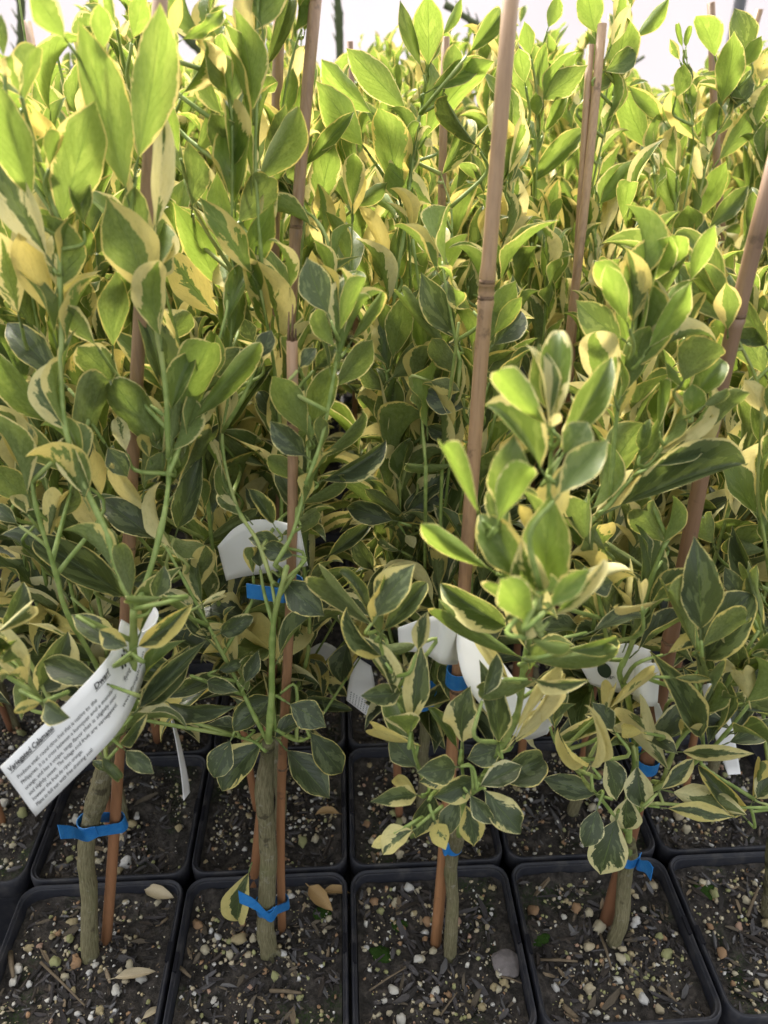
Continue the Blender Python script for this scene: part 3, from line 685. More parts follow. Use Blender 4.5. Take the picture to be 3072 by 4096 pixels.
def ico(sub, seed, sc=(1, 1, .75), amp=.65):
    bm = bmesh.new(); bmesh.ops.create_icosphere(bm, subdivisions=sub, radius=1)
    V = []
    for v in bm.verts:
        p = v.co; k = 1 + amp * mnoise.noise(p * 1.3 + Vector((seed * 3.1, 0, seed)))
        V.append((p.x * sc[0] * k, p.y * sc[1] * k, p.z * sc[2] * k))
    Fc = [tuple(v.index for v in f.verts) for f in bm.faces]; bm.free(); return V, Fc
def chipg(seed, l=1):
    r = random.Random(seed); V = []; n = 6
    for zz in (-.12, .12):
        for k in range(n):
            a = 2 * math.pi * k / n; q = r.uniform(.75, 1.1)
            V.append((math.cos(a) * .38 * q, math.sin(a) * l * q * (.8 + .2 * (k % 2)), zz * r.uniform(.5, 1.2) + .1 * math.sin(a * 2 + seed)))
    Fc = [(k, (k + 1) % n, n + (k + 1) % n, n + k) for k in range(n)] + [tuple(range(n, 2 * n)), tuple(range(n - 1, -1, -1))]
    return V, Fc
PEB = [mesh('pebble', *ico(2, s, (1, .8 + .1 * (s % 3), .65 + .1 * (s % 2)))) for s in range(6)]
for p in PEB: p.materials.append(M_PEB)
CHP = [mesh('bark_chip', *chipg(s, 1), smooth=False) for s in range(6)]
for p in CHP: p.materials.append(M_CHIP)
ICO1 = [ico(1, s) for s in range(5)]; CH1 = [chipg(s) for s in range(9, 14)]
def stuff_mesh(name, protos, n, smin, smax, seed, mt, elong=1, flat=True):
    r = random.Random(seed); V = []; Fc = []; T = []
    for _ in range(n):
        for _k in range(5):
            x, y = r.uniform(-.0555, .0555), r.uniform(-.0555, .0555)
            if mnoise.noise(Vector((x * 38, y * 38, seed * 1.7))) + .35 * mnoise.noise(Vector((x * 110, y * 110, seed))) > r.uniform(-.35, .35): break
        s = smin + (smax - smin) * r.random() ** 2.6
        v, f = protos[r.randrange(len(protos))]
        if flat: M = Matrix.Rotation(r.uniform(0, 6.3), 3, 'Z') @ Matrix.Rotation(r.gauss(0, .3), 3, 'X') @ Matrix.Rotation(r.gauss(0, .35), 3, 'Y')
        else: M = Matrix.Rotation(r.uniform(0, 6.3), 3, 'Z') @ Matrix.Rotation(r.uniform(0, 6.3), 3, 'X')
        el = r.uniform(1, elong) if elong > 1 else 1
        b = len(V); zz = SZ + .0012 + soil_h(x, y, 0) * .5 + s * r.uniform(-.05, .5)
        for p in v:
            q = M @ Vector((p[0] * s, p[1] * s * el, p[2] * s)); V.append((min(.0570, max(-.0570, q.x + x)), min(.0570, max(-.0570, q.y + y)), q.z + zz))
        Fc += [tuple(b + i for i in ff) for ff in f]; T += [r.random()] * len(v)
    me = mesh(name, V, Fc, name.startswith('p')); at = me.attributes.new('tint', 'FLOAT', 'POINT'); at.data.foreach_set('value', T)
    me.materials.append(mt); return me
GRIT = [stuff_mesh('pumice_grit', ICO1, 430, .0004, .0021, 50 + s, M_PEB, 1.5, False) for s in range(4)]
MULCH = [stuff_mesh('bark_mulch', CH1, 520, .0010, .0048, 80 + s, M_CHIP, 1.9) for s in range(4)]
M_MOSS = simple('moss', (.030, .065, .012), .95, .1, 900, .6, 1.0)
def make_pot(c, r):
    x, y = cell(c, r)
    rr = random.Random(c * 31 + r * 7)
    if r == 0: lab = {-1: 'black square pot cut off by the left edge, front row', 0: 'black square pot of the front tree wearing the printed label', 1: 'black square pot holding the dry tan leaf, front row second tree', 2: 'black square pot with the flat grey stone, middle of front row', 3: 'black square pot under the cream leaves, fourth of front row', 4: 'black square pot cut off by the right edge, front row'}.get(c, 'black square pot in front row outside the picture')
    elif r == 1: lab = f'black square pot in shade directly behind front row, {ORD[c + 2]} from the left'
    elif r == 2: lab = f'dim black square pot in third row back, {ORD[c + 2]} from the left'
    elif r < 5: lab = f'dim black square pot deep under foliage, {ORD[r]} row back, {ORD[min(12, c + 4)]} from the left'
    else: lab = 'black square pot hidden in dark beneath the rear foliage'
    t = empty('square_pot', (x, y, 0), lab, 'pot', 'black pots in rows')
    link('pot_body', POT_BODY, None, t); link('rim', POT_RIM, None, t)
    if r < 2:
        for k, a in enumerate((0, 180)): link('rim_slot_shade', POT_SLOT_SHADE, None, t, Matrix.Rotation(rad(a), 4, 'Z'))
        link('rim_recess_shade', POT_RECESS_SHADE, None, t)
    k = (c * 3 + r * 5) % 4; q = Matrix.Rotation(rad(90 * ((c + 2 * r) % 4)), 4, 'Z')
    link('potting_soil', SOILS[k], None, t, q)
    if r < 3:
        link('pumice_grit', GRIT[k], None, t, q, 'stuff'); link('bark_mulch', MULCH[(k + c) % 4], None, t, q, 'stuff')
        n1, n2 = ((62, 40) if r == 0 else (34, 14)) if r < 2 else (12, 4)
        cl = [(rr.uniform(-.045, .045), rr.uniform(-.045, .045)) for _ in range(7)]
        for _ in range(n1):
            s = .0011 + .0024 * rr.random() ** 1.6 * (1.0 if rr.random() < .75 else 1.4)
            px, py = rr.uniform(-.052, .052), rr.uniform(-.052, .052)
            if rr.random() < .45: q0 = rr.choice(cl); px, py = max(-.052, min(.052, q0[0] + rr.gauss(0, .007))), max(-.052, min(.052, q0[1] + rr.gauss(0, .007)))
            M = Matrix.Translation((px, py, SZ + .0014 + s * .45)) @ Matrix.Rotation(rr.uniform(0, 6.3), 4, 'Z') @ Matrix.Rotation(rr.gauss(0, .4), 4, 'X') @ Matrix.Diagonal((s, s * rr.uniform(1, 1.5), s, 1))
            link('pebble', PEB[rr.randrange(6)], None, t, M)
        for _ in range(n2):
            s = rr.uniform(.0032, .0078)
            px, py = rr.uniform(-.048, .048), rr.uniform(-.048, .048)
            M = Matrix.Translation((px, py, SZ + .003)) @ Matrix.Rotation(rr.uniform(0, 6.3), 4, 'Z') @ Matrix.Rotation(rr.gauss(0, .22), 4, 'X') @ Matrix.Rotation(rr.gauss(0, .3), 4, 'Y') @ Matrix.Diagonal((s * rr.uniform(.4, 1.1), s * rr.uniform(1, 2.0), s * .8, 1))
            link('bark_chip', CHP[rr.randrange(6)], None, t, M)
    return t
def xrange_for(r):
    y = cell(0, r)[1]; zc = y * math.cos(rad(PITCH)) + .3 * .5
    half = 1536 / F * (y / math.cos(rad(20)) + .05) + .06
    mid = y * math.tan(rad(YAW))
    c0 = math.floor((mid - half - X0) / PIT) ; c1 = math.ceil((mid + half - X0) / PIT)
    return c0, c1
NROW = 11
GRID = [(c, r) for r in range(NROW) for c in range(*(lambda a: (a[0], a[1]))(xrange_for(r)))]
for c, r in GRID:
    make_pot(c, r)
# ------------------------------------------------------------------ trees
GRP = 'young variegated citrus trees in rows of pots'
FRONT = {'a': (0, 0), 'b': (1, 0), 'c': (2, 0), 'd': (3, 0), 'e': (4, 0)}
owner = dict(FRONT); used = set(FRONT.values())
for k in 'lgifhjk':
    hs = [h for h in HEROES if h['pk'] == k]
    if not hs: continue
    mx = sum(h['B'].x for h in hs) / len(hs); my = sum(h['B'].y for h in hs) / len(hs)
    best = min((g for g in GRID if g not in used and g[1] > 0), key=lambda g: (cell(*g)[0] - mx) ** 2 + 1.5 * (cell(*g)[1] - my) ** 2)
    owner[k] = best; used.add(best)
cell_key = {v: k for k, v in owner.items()}
# screen ellipses of the followed leaves, so that nobody's filler leaf grows in front of them
EL = []
for h in HEROES:
    bx, by = h['bp']; tx, ty = h['tp']; L = max(h['lf'], 1)
    EL.append(((bx + tx) / 2, (by + ty) / 2, (tx - bx) / L, (ty - by) / L, L / 2 * .80, h['wf'] / 2 * .70, h['zc'] - .004))
def prot(x0, y0, x1, y1, wd, zc):   # protected strip, overview pixels
    s = 1.8518; x0, y0, x1, y1, wd = x0 * s, y0 * s, x1 * s, y1 * s, wd * s; L = math.hypot(x1 - x0, y1 - y0)
    EL.append(((x0 + x1) / 2, (y0 + y1) / 2, (x1 - x0) / L, (y1 - y0) / L, L / 2, wd / 2, zc))
for a in [(20, 1720, 290, 1370, 150, .50), (480, 1190, 665, 1180, 130, .50), (860, 1400, 1100, 1400, 120, .50), (1000, 1400, 1160, 1580, 120, .50), (1290, 1440, 1430, 1500, 130, .5),
          (1040, 600, 975, 1250, 34, .48), (1105, 0, 1040, 600, 40, .46), (610, 1950, 640, 700, 30, .46), (640, 760, 685, 0, 26, .52), (1415, 1380, 1600, 700, 36, .50), (1600, 700, 1660, 380, 36, .46),
          (530, 1275, 610, 1275, 34, .5), (935, 1470, 1000, 1470, 50, .5), (760, 1480, 830, 1480, 110, .62), (1262, 440, 1275, 110, 20, .8), (1285, 190, 1300, 50, 20, .8), (65, 50, 85, 190, 24, .9),
          (950, 520, 965, 100, 20, .75), (605, 0, 605, 170, 24, .6), (320, 480, 348, 0, 12, .5), (290, 1240, 280, 900, 20, .5)]: prot(*a)
ELN = np.array(EL)
OPEN = [(70, 70, 85, 95), (716, 50, 60, 100), (1440, 75, 95, 110), (402, 60, 38, 75), (1200, 15, 60, 35), (1000, 5, 60, 35), (800, 5, 60, 60)]   # gaps where the sky shows (overview px: cx cy rx ry)
def hidden_ok(pts):
    """False when a leaf through these world points would stand in front of a followed leaf"""
    x, y, zc = proj(pts[0])
    if x < -560 or x > 3632 or y > 4500: return False
    for p in pts:
        x, y, zc = proj(p)
        if zc < .13: return False
        if y > 3030 and zc < .75: return False
        for (cx, cy, rx, ry) in OPEN:
            if ((x / 1.8518 - cx) / rx) ** 2 + ((y / 1.8518 - cy) / ry) ** 2 < 1: return False
        dx = x - ELN[:, 0]; dy = y - ELN[:, 1]
        a = (dx * ELN[:, 2] + dy * ELN[:, 3]) / ELN[:, 4]; b = (-dx * ELN[:, 3] + dy * ELN[:, 2]) / ELN[:, 5]
        if np.any((a * a + b * b < 1) & (zc < ELN[:, 6])): return False
    return True
NLEAF = 0
def add_leaf(t, base, tip, wd, nrm, roll, shp, age_light, crm, name='leaf'):
    global NLEAF; NLEAF += 1
    M = leaf_matrix(base, tip, wd, nrm, roll)
    L = LM[shp]; me = L[R.randrange(len(L))]
    M.translation = M.translation - t.location
    link(name, me, None, t, M, None, (min(1, max(0, age_light)), min(1, max(0, crm)), R.random() ** 1.3, 1))
def perp(v):
    a = v.cross(Vector((0, 0, 1)));
    if a.length < .05: a = v.cross(Vector((1, 0, 0)))
    return a.normalized()
def grow_leaf(t, p, T, phi, zrel, size=1.0, cull=True, rr=R, into=None):
    """one leaf of a shoot at point p, shoot direction T"""
    a = perp(T); b = T.cross(a); Rd = a * math.cos(phi) + b * math.sin(phi)
    th = rad(rr.uniform(12, 36) if zrel > .55 else rr.uniform(24, 52) if zrel > .42 else rr.uniform(40, 82))
    A = T * math.cos(th) + Rd * math.sin(th)
    if zrel < .25: A.z -= rr.uniform(0, .7)
    A.normalize()
    L = rr.uniform(.036, .068) * size
    base = p + A * L * .17; tip = base + A * L + Vector((0, 0, -.1 * L))
    nrm = (T * math.sin(th) - Rd * math.cos(th)) + Vector([rr.gauss(0, .25) for _ in range(3)])
    wd = L * rr.uniform(.30, .45)
    if cull:
        s = A.cross(nrm).normalized() * wd * .45; mid = base + A * L * .5
        if not hidden_ok((base, mid, tip, mid + s, mid - s, base + A * L * .75)): return 0
    age_light = min(.78, max(0, (zrel - .24) * 1.2 + rr.gauss(0, .16)))  # colour by height: leaf age, plus painted-in backlight above and shade below
    q = rr.random(); crm = rr.uniform(.04, .16) if q < .34 else rr.uniform(.16, .50) if q < .90 else rr.uniform(.5, .98)
    shp = rr.choice('ggggvvccw') if zrel > .45 else rr.choice('ggvvcccwh')
    if into is not None: into.append((t, base, tip, wd, nrm, 0, shp, age_light, crm)); return 1
    add_leaf(t, base, tip, wd, nrm, 0, shp, age_light, crm); return 1
def hero_leaf(t, h, stems):
    B, T = h['B'], h['T']; view = (CAM - (B + T) / 2).normalized()
    n = view if h['side'] == 't' else -view
    roll = R.gauss(0, .28)
    add_leaf(t, B, T, h['w'], n, roll, h['shp'], h['age_light'], h['crm'])
LAB = {'a': 'tall variegated citrus tree with big blurred leaves, front left, wearing the printed label',
       'b': 'variegated citrus tree with a cut-off thick trunk, second from left in front row',
       'c': 'short variegated citrus tree with bright lime leaf tuft nearest the camera',
       'd': 'spreading variegated citrus tree with cream lower leaves, fourth of front row',
       'e': 'variegated citrus tree cut off by the right edge of the photo, front row',
       'l': 'variegated citrus tree right behind the bamboo stake with two dark joints',
       'g': 'shaded variegated citrus tree low in the dark gap between second and third front trees',
       'i': 'variegated citrus tree entwined with the long leaning stake left of centre',
       'f': 'tall variegated citrus tree with broad backlit leaves at top centre',
       'h': 'variegated citrus tree with cream edged leaves just right of the tallest stake',
       'j': 'tall variegated citrus tree growing around two stake tops at upper right',
       'k': 'tall variegated citrus tree with large lime leaves in the top right corner'}
TRUNK = {  # full-pixel paths above the soil (crop, x, y, d) ; first point is set on the soil
 'a': ('S1', (545, 1085), [('S1', 540, 900, .345), ('S1', 538, 700, .350), ('S1', 520, 520, .353), ('S1', 532, 350, .355), ('S1', 560, 230, .355), ('S1', 590, 130, .346), ('S1', 610, 40, .338), ('B1', 650, 1040, .326), ('B1', 655, 985, .315)], [8.6, 8.2, 8.0, 7.8, 8.0, 8.4, 9.6, 7.6, 6.6, 5.5]),
 'b': ('S1', (1622, 1060), [('S1', 1600, 900, .340), ('S1', 1612, 700, .345), ('S1', 1618, 450, .349), ('S1', 1605, 250, .349), ('S1', 1592, 110, .345), ('B1', 1610, 1100, .342), ('B1', 1620, 1000, .33)], [9.0, 8.6, 8.0, 8.0, 8.0, 8.6, 6.0, 4.6]),
 'c': ('S2', (1208, 930), [('S2', 1212, 800, .329), ('S2', 1222, 600, .333), ('S2', 1212, 450, .336), ('S2', 1222, 300, .334), ('S2', 1230, 210, .328), ('B2', 1095, 1790, .312), ('B2', 1110, 1720, .30)], [6.6, 6.4, 6.2, 6.2, 6.0, 6.4, 5.4, 4.6]),
 'd': ('S3', (705, 875), [('S3', 750, 740, .332), ('S3', 765, 600, .337), ('S3', 775, 450, .339), ('S3', 800, 330, .336), ('B3', 812, 1880, .325), ('B3', 805, 1800, .315)], [7.4, 7.2, 7.0, 7.0, 6.8, 5.6, 4.8]),
 'e': ('S3', (1660, 700), [('S3', 1680, 500, .34), ('S3', 1690, 300, .34), ('B3', 1700, 1760, .335), ('B3', 1700, 1600, .33)], [7.4, 7, 6.6, 5, 4.2]),
}
STEM_L = {}
for ln in STEMS.strip().splitlines():
    h_, p_ = ln.split(':'); k, crop, d0, d1, r0, r1 = h_.split(); d0, d1, r0, r1 = map(float, (d0, d1, r0, r1))
    pts = [tuple(float(q) for q in s.split(',')) for s in p_.split()]
    n = len(pts)
    W = [PC(crop, x, y, d0 + (d1 - d0) * i / (n - 1)) for i, (x, y) in enumerate(pts)]
    W = [Vector(q) for q in crom(W, 4)]
    m_ = len(W); STEM_L.setdefault(k, []).append((W, [(r0 + (r1 - r0) * i / (m_ - 1)) * .001 * .54 for i in range(m_)]))
trunks = {}
def tree(c, r):
    key = cell_key.get((c, r)); rr = random.Random(1000 + c * 57 + r * 911)
    x, y = cell(c, r)
    if key: lab = LAB[key]
    elif r <= 2: lab = f'variegated citrus tree in the {ORD[r]} row from the front, {ORD[min(12, c + 3)]} position from the left'
    elif r <= 5: lab = f'variegated citrus tree with yellow edged leaves, {ORD[r]} row back, {ORD[min(12, c + 4)]} from the left'
    else: lab = 'variegated citrus tree in the far back rows, only its top in view'
    if key in TRUNK:
        cr, b0, pts, rd = TRUNK[key]; bp = PZ(*CP(cr, *b0), SZ + .001)
        path = [bp + Vector((0, 0, -.008))] + [bp] + [PC(q[0], q[1], q[2], q[3]) for q in pts]; rd = [rd[0] * 1.12] + rd
    else:
        bp = Vector((x + rr.uniform(-.012, .012), y + rr.uniform(-.012, .012), SZ))
        hgt = rr.uniform(.10, .14); lx, ly = rr.gauss(0, .008), rr.gauss(0, .008)
        path = [bp + Vector((0, 0, -.008)), bp] + [bp + Vector((lx * k + rr.gauss(0, .0012), ly * k, hgt * k)) for k in (.25, .5, .75, .9, 1.0)]
        rd = [7.6, 7, 6.6, 6.4, 6.4, 7.4, 5.2]
    t = empty('citrus_tree', tuple(bp), lab, 'tree', GRP)
    off = t.location
    pw = crom([(*p, q * .74) for p, q in zip(path, rd)], 5 if r < 2 else 2)
    tb = TB(); tb.tube([p[:3] for p in pw], [p[3] * .001 for p in pw], 14 if r < 2 else 7, .16, c, True, off)
    if key == 'b':   # surface roots at the foot
        for dx, dy in ((.013, -.006), (.004, -.009)):
            tb.tube([bp + Vector((0, 0, .005)), bp + Vector((dx * .6, dy * .6, .0028)), bp + Vector((dx, dy, -.002))], [.003, .0019, .0010], 6, .2, 3, True, off)
    link('trunk', tb.mesh('trunk'), M_BARK, t)
    top = Vector(pw[-1][:3]); trunks[(c, r)] = path
    sb = TB(); count = 0
    if key:
        stems = STEM_L.get(key, [])
        allp = []
        for W, rs in stems:
            sb.tube(W, [q * (1.28 if i % 5 == 2 else 1) for i, q in enumerate(rs)], 7, .22, len(W), True, off)
            allp += [(q, W) for q in W]
        for i, (W, rs) in enumerate(stems):      # tie loose stems to the trunk or a nearby stem below
            st = W[0]
            cand = [q for j, (W2, _) in enumerate(stems) if j != i for q in W2 if q.z < st.z + .01] + [top]
            near = min(cand, key=lambda q: (q - st).length)
            tgt = near if (near - st).length < .03 else top
            if r > 0 and (top - st).length > .02: tgt = top
            if (tgt - st).length > .002:
                mid = st.lerp(tgt, .5) + Vector((0, .01, -.01)); cc = [Vector(q) for q in crom([tuple(tgt), tuple(mid), tuple(st)], 4)]
                sb.tube(cc, [rs[0] * 1.05] * len(cc), 6, 0, 0, True, off)
        pts = [q for q, _ in allp] + [top]
        arr = np.array([tuple(q) for q in pts])
        for h in HEROES:
            if h['pk'] != key: continue
            hero_leaf(t, h, stems); count += 1
            B = h['B']; ax = (h['T'] - B).normalized(); st = B - ax * (h['T'] - B).length * .13
            dz = arr - np.array(tuple(st)); rd_ = np.sqrt((dz ** 2).sum(1)); cost = rd_ + 2.5 * np.maximum(0, dz[:, 2] + .86 * rd_)
            q = pts[int(np.argmin(cost))]; dist = (q - st).length
            if dist > .003:
                if dist > .055: q = st + Vector((rr.uniform(-.008, .008), .028, -.045))
                mid = st - ax * min(dist, .05) * .45; mid = mid.lerp((st + q) / 2, .2)
                cc = [Vector(v) for v in crom([tuple(q), tuple(mid), tuple(st)], 4)]
                ra = .0009 if dist < .02 else .0011
                sb.tube(cc, [ra * (1.25 - .5 * i / (len(cc) - 1)) for i in range(len(cc))], 5, 0, 0, True, off)
        # filler leaves along the followed stems
        for W, rs in stems:
            acc = 0; ph = rr.uniform(0, 6)
            for i in range(1, len(W)):
                T = (W[i] - W[i - 1]); n_ = max(1, round(T.length / .0085)); T = T.normalized()
                for q in range(n_):
                    ph += 2.4 + rr.uniform(-.3, .3); p = W[i - 1].lerp(W[i], (q + rr.random()) / n_)
                    if count < 292: count += grow_leaf(t, p, T, ph, (p.z - RIM) / .56, .74, True, rr)
    # own shoots
    if not (key in FRONT):
        Ht = rr.uniform(.47, .60) - .02 * (r < 3) + (.045 if c < 1 and r > 1 else 0)
        if r >= 5: Ht = rr.uniform(.545, .615) if x < .25 else rr.uniform(.52, .58)
        zmin = RIM + (.075 if r < 4 else .13 if r < 8 else .15)
        ns = 8
        for s in range(ns):
            a = 2 * math.pi * s / ns + rr.uniform(-.4, .4); sp = rr.uniform(.016, .070 if r < 2 else .084)
            start = Vector(path[-1]) if s % 2 == 0 else Vector(path[-2])
            zt = RIM + Ht * rr.uniform(.72, 1.0) if s else RIM + Ht
            end = Vector((start.x + math.cos(a) * sp, start.y + math.sin(a) * sp, zt))
            m1 = start.lerp(end, .3) + Vector((math.cos(a), math.sin(a), 0)) * sp * .45
            m2 = start.lerp(end, .7) + Vector((rr.gauss(0, .006), rr.gauss(0, .006), 0))
            W = [Vector(q) for q in crom([tuple(start), tuple(m1), tuple(m2), tuple(end)], 9)]
            got = 0; tried = 0; acc = 0; ph = rr.uniform(0, 6)
            cum = [0.0]
            for i in range(1, len(W)): cum.append(cum[-1] + (W[i] - W[i - 1]).length)
            buf = []
            lo = next((cum[i] for i in range(len(W)) if W[i].z >= zmin), cum[-1]); lo = max(lo, .02); nlv = min(34 if r < 4 else 36, int((cum[-1] - lo) / .0078))
            for q in range(nlv):
                sl = lo + (cum[-1] - lo) * (q + rr.random() * .8) / nlv
                i = next((k for k in range(1, len(W)) if cum[k] >= sl), len(W) - 1)
                seg = W[i] - W[i - 1]; p = W[i - 1].lerp(W[i], (sl - cum[i - 1]) / max(1e-6, seg.length)); ph += 2.4 + rr.uniform(-.3, .3)
                zr = (p.z - RIM) / .56; tried += 1
                if count + got > 296: continue
                got += grow_leaf(t, p, seg.normalized(), ph, zr, (1.0 if r < 2 else .92) if i < len(W) - 3 else .74, True, rr, buf)
            for q in range(3):
                if rr.random() < .8: got += grow_leaf(t, W[-1], (W[-1] - W[-2]).normalized(), ph + 2.1 * q, (W[-1].z - RIM) / .56 + .1, .62, True, rr, buf)
            ratio = got / max(1, tried)
            if ratio < (.22 if r < 3 else .10): continue
            for q in buf: add_leaf(*q)
            count += got; ztop = max(q[1].z for q in buf) - .004
            vis = [q for q in W if q.z <= ztop and (r < 4 or q.z > zmin - .06)]
            if len(vis) > 2:
                sb.tube(vis, [.0020 - .0012 * i / (len(vis) - 1) for i in range(len(vis))], 5 if r > 3 else 6, .08, s, True, off)
    if sb.v: link('branches', sb.mesh('branches'), M_STEM, t)
    return t
for g_ in GRID: tree(*g_)
print('LEAVES', NLEAF)
# ------------------------------------------------------------------ bamboo stakes
SG = 'bamboo stakes tied to the trees'
def stake(p0, p1, r0, r1, tone, label, nodes=(), group=SG, broken=False):
    r0 *= .86; r1 *= .78
    p0, p1 = Vector(p0), Vector(p1); ax = p1 - p0; L = ax.length
    t = empty('bamboo_stake', tuple(p0), label, 'stake', group)
    zs = [0]; rs = [r0]
    kk = sorted(nodes)
    fr = [i / 14 for i in range(1, 15)]
    pts = [(f, 1.0) for f in fr]
    for k in kk: pts += [(k - .012, 1.0), (k - .004, 1.17), (k, 1.0), (k + .003, 1.13), (k + .012, .98)]
    pts.sort(); V = [p0]; Rr = [r0]
    wob = Vector((R.gauss(0, .0022), R.gauss(0, .0018), 0))
    for f, q in pts: V.append(p0 + ax * f + wob * math.sin(f * 6)); Rr.append((r0 + (r1 - r0) * f) * q)
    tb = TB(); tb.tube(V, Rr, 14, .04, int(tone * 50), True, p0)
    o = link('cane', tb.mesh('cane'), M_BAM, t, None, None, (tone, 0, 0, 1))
    for k in kk:
        c = p0 + ax * k + wob * math.sin(k * 6); rr_ = (r0 + (r1 - r0) * k) * 1.13; d = ax.normalized()
        tb = TB(); tb.tube([c - d * .0014, c - d * .0005, c + d * .0006], [rr_ * .98, rr_, rr_ * .97], 14, .1, 3, True, p0); link('node_ring', tb.mesh('node_ring'), M_NODE, t)
    if broken:
        for q in range(4):
            a = q * 1.6; b = V[-1] + Vector((math.cos(a), math.sin(a), 0)) * r1 * .6
            tb = TB(); tb.tube([b - ax.normalized() * .004, b + ax.normalized() * (.006 + .004 * q)], [r1 * .4, .0003], 4, 0, 0, True, p0); link('splinter', tb.mesh('splinter'), M_NODE, t)
    return t
M_NODE = simple('cane_node', (.22, .14, .085), .7, .2, 260, .9, .5, (.05, .03, .02))
def stake_px(base, pts, r0, r1, tone, label, nodes=(), **kw):
    b = PZ(*CP(*base), SZ - .01); e = PC(*pts)
    def f_of(oy): return min((k / 400 for k in range(401)), key=lambda f: abs(proj(b.lerp(e, f))[1] / 1.8518 - oy))
    return stake(b, e, r0, r1, tone, label, [f_of(q) for q in nodes], **kw)
ST = {}
ST['a'] = stake_px(('O', 228, 2055), ('O', 352, -60, .40), .0046, .0042, .55, 'red brown bamboo stake beside the leftmost thick trunk', (1180, 300))
ST['b'] = stake_px(('O', 610, 2026), ('O', 628, 735, .368), .0037, .0036, .75, 'slender orange brown bamboo stake with a broken jagged top', (1662, 905), broken=True)
ST['c'] = stake_px(('O', 939, 2058), ('O', 1112, -90, .395), .0049, .0046, 1.0, 'long tan bamboo stake with two dark joints, tallest at centre', (1492, 638, 604))
ST['d'] = stake_px(('O', 1304, 2010), ('O', 1690, 310, .375), .0062, .0050, .15, 'dark brown bamboo stake leaning to the right edge', (1380, 680))
def free_stake(top, mid, d0, d1, r, tone, label, nodes=(.5,)):
    a = PC('O', *top, d0); b = PC('O', *mid, d1); ax = (b - a).normalized()
    k = (RIM - .02 - a.z) / ax.z; p = a + ax * k
    return stake(p, a, r, r * .95, tone, label, nodes)
free_stake((690, -60), (645, 560), .50, .475, .0046, .6, 'long brown stake crossing the foliage left of centre', (.80, .35))
free_stake((607, -40), (604, 160), .52, .515, .0044, .5, 'grey brown stake rising out of frame beside the long leaning stake')
free_stake((963, 80), (958, 330), .64, .63, .0040, .6, 'thin stake behind the top centre leaf tuft')
free_stake((1276, 97), (1262, 330), .66, .645, .0038, .9, 'short reddish stake top, left one of the touching pair')
free_stake((1299, 52), (1284, 190), .66, .65, .0046, 1.0, 'pale grey cut stake top, right one of the touching pair')
free_stake((58, 48), (84, 190), .80, .78, .0056, .5, 'brown cut stake top against the white light at upper left')
free_stake((1539, 6), (1545, 110), .86, .85, .0050, .4, 'dark cut stake top near the upper right corner')
free_stake((754, 90), (758, 300), .80, .79, .0036, .2, 'thin dark stake tip among leaves right of the centre gap')
free_stake((1640, 20), (1610, 120), .95, .95, .0050, .9, 'pale stake at the far upper right corner')
for c, r in GRID:
    if r in (1, 2, 3) and -2 <= c <= 6:
        x, y = cell(c, r); q = random.Random(c * 5 + r * 77)
        if (c, r) in ((1, 2),): continue
        lx = q.uniform(-.03, .05)
        if r == 1: h = q.uniform(.20, .34)
        elif r == 2: h = q.uniform(.24, .36)
        else: h = q.uniform(.3, .42)
        p0 = Vector((x + q.uniform(.012, .02) * q.choice((-1, 1)), y + q.uniform(-.012, .012), SZ - .01))
        stake(p0, p0 + Vector((lx * h / .5, q.uniform(0, .03), h)), q.uniform(.0036, .0048), .0042, q.random() * .7,
              f'shaded bamboo stake in the {ORD[r]} row, {ORD[c + 2]} pot from the left', (q.uniform(.3, .7),))

# ------------------------------------------------------------------ blue ties
TG = 'blue plastic ties'
def strip(name, cl, half, mt, parent, thick=.0006):
    """flat band: centre line points with the band's width direction for each"""
    V = []; Fc = []
    n = len(cl)
    for i, (p, wdir) in enumerate(cl):
        p = Vector(p); a = Vector(cl[min(i + 1, n - 1)][0]) - Vector(cl[max(i - 1, 0)][0]); nn = a.cross(wdir).normalized() * thick / 2
        wv = wdir.normalized() * half
        V += [p + wv + nn, p - wv + nn, p - wv - nn, p + wv - nn]
    for i in range(n - 1):
        for k in range(4):
            a = i * 4 + k; b = i * 4 + (k + 1) % 4; Fc.append((a, b, b + 4, a + 4))
    Fc += [(0, 1, 2, 3), tuple(4 * n - 4 + k for k in (3, 2, 1, 0))]
    off = parent.location if parent else Vector((0, 0, 0))
    V = [v - off for v in V]
    return link(name, mesh(name, V, Fc, False), mt, parent)
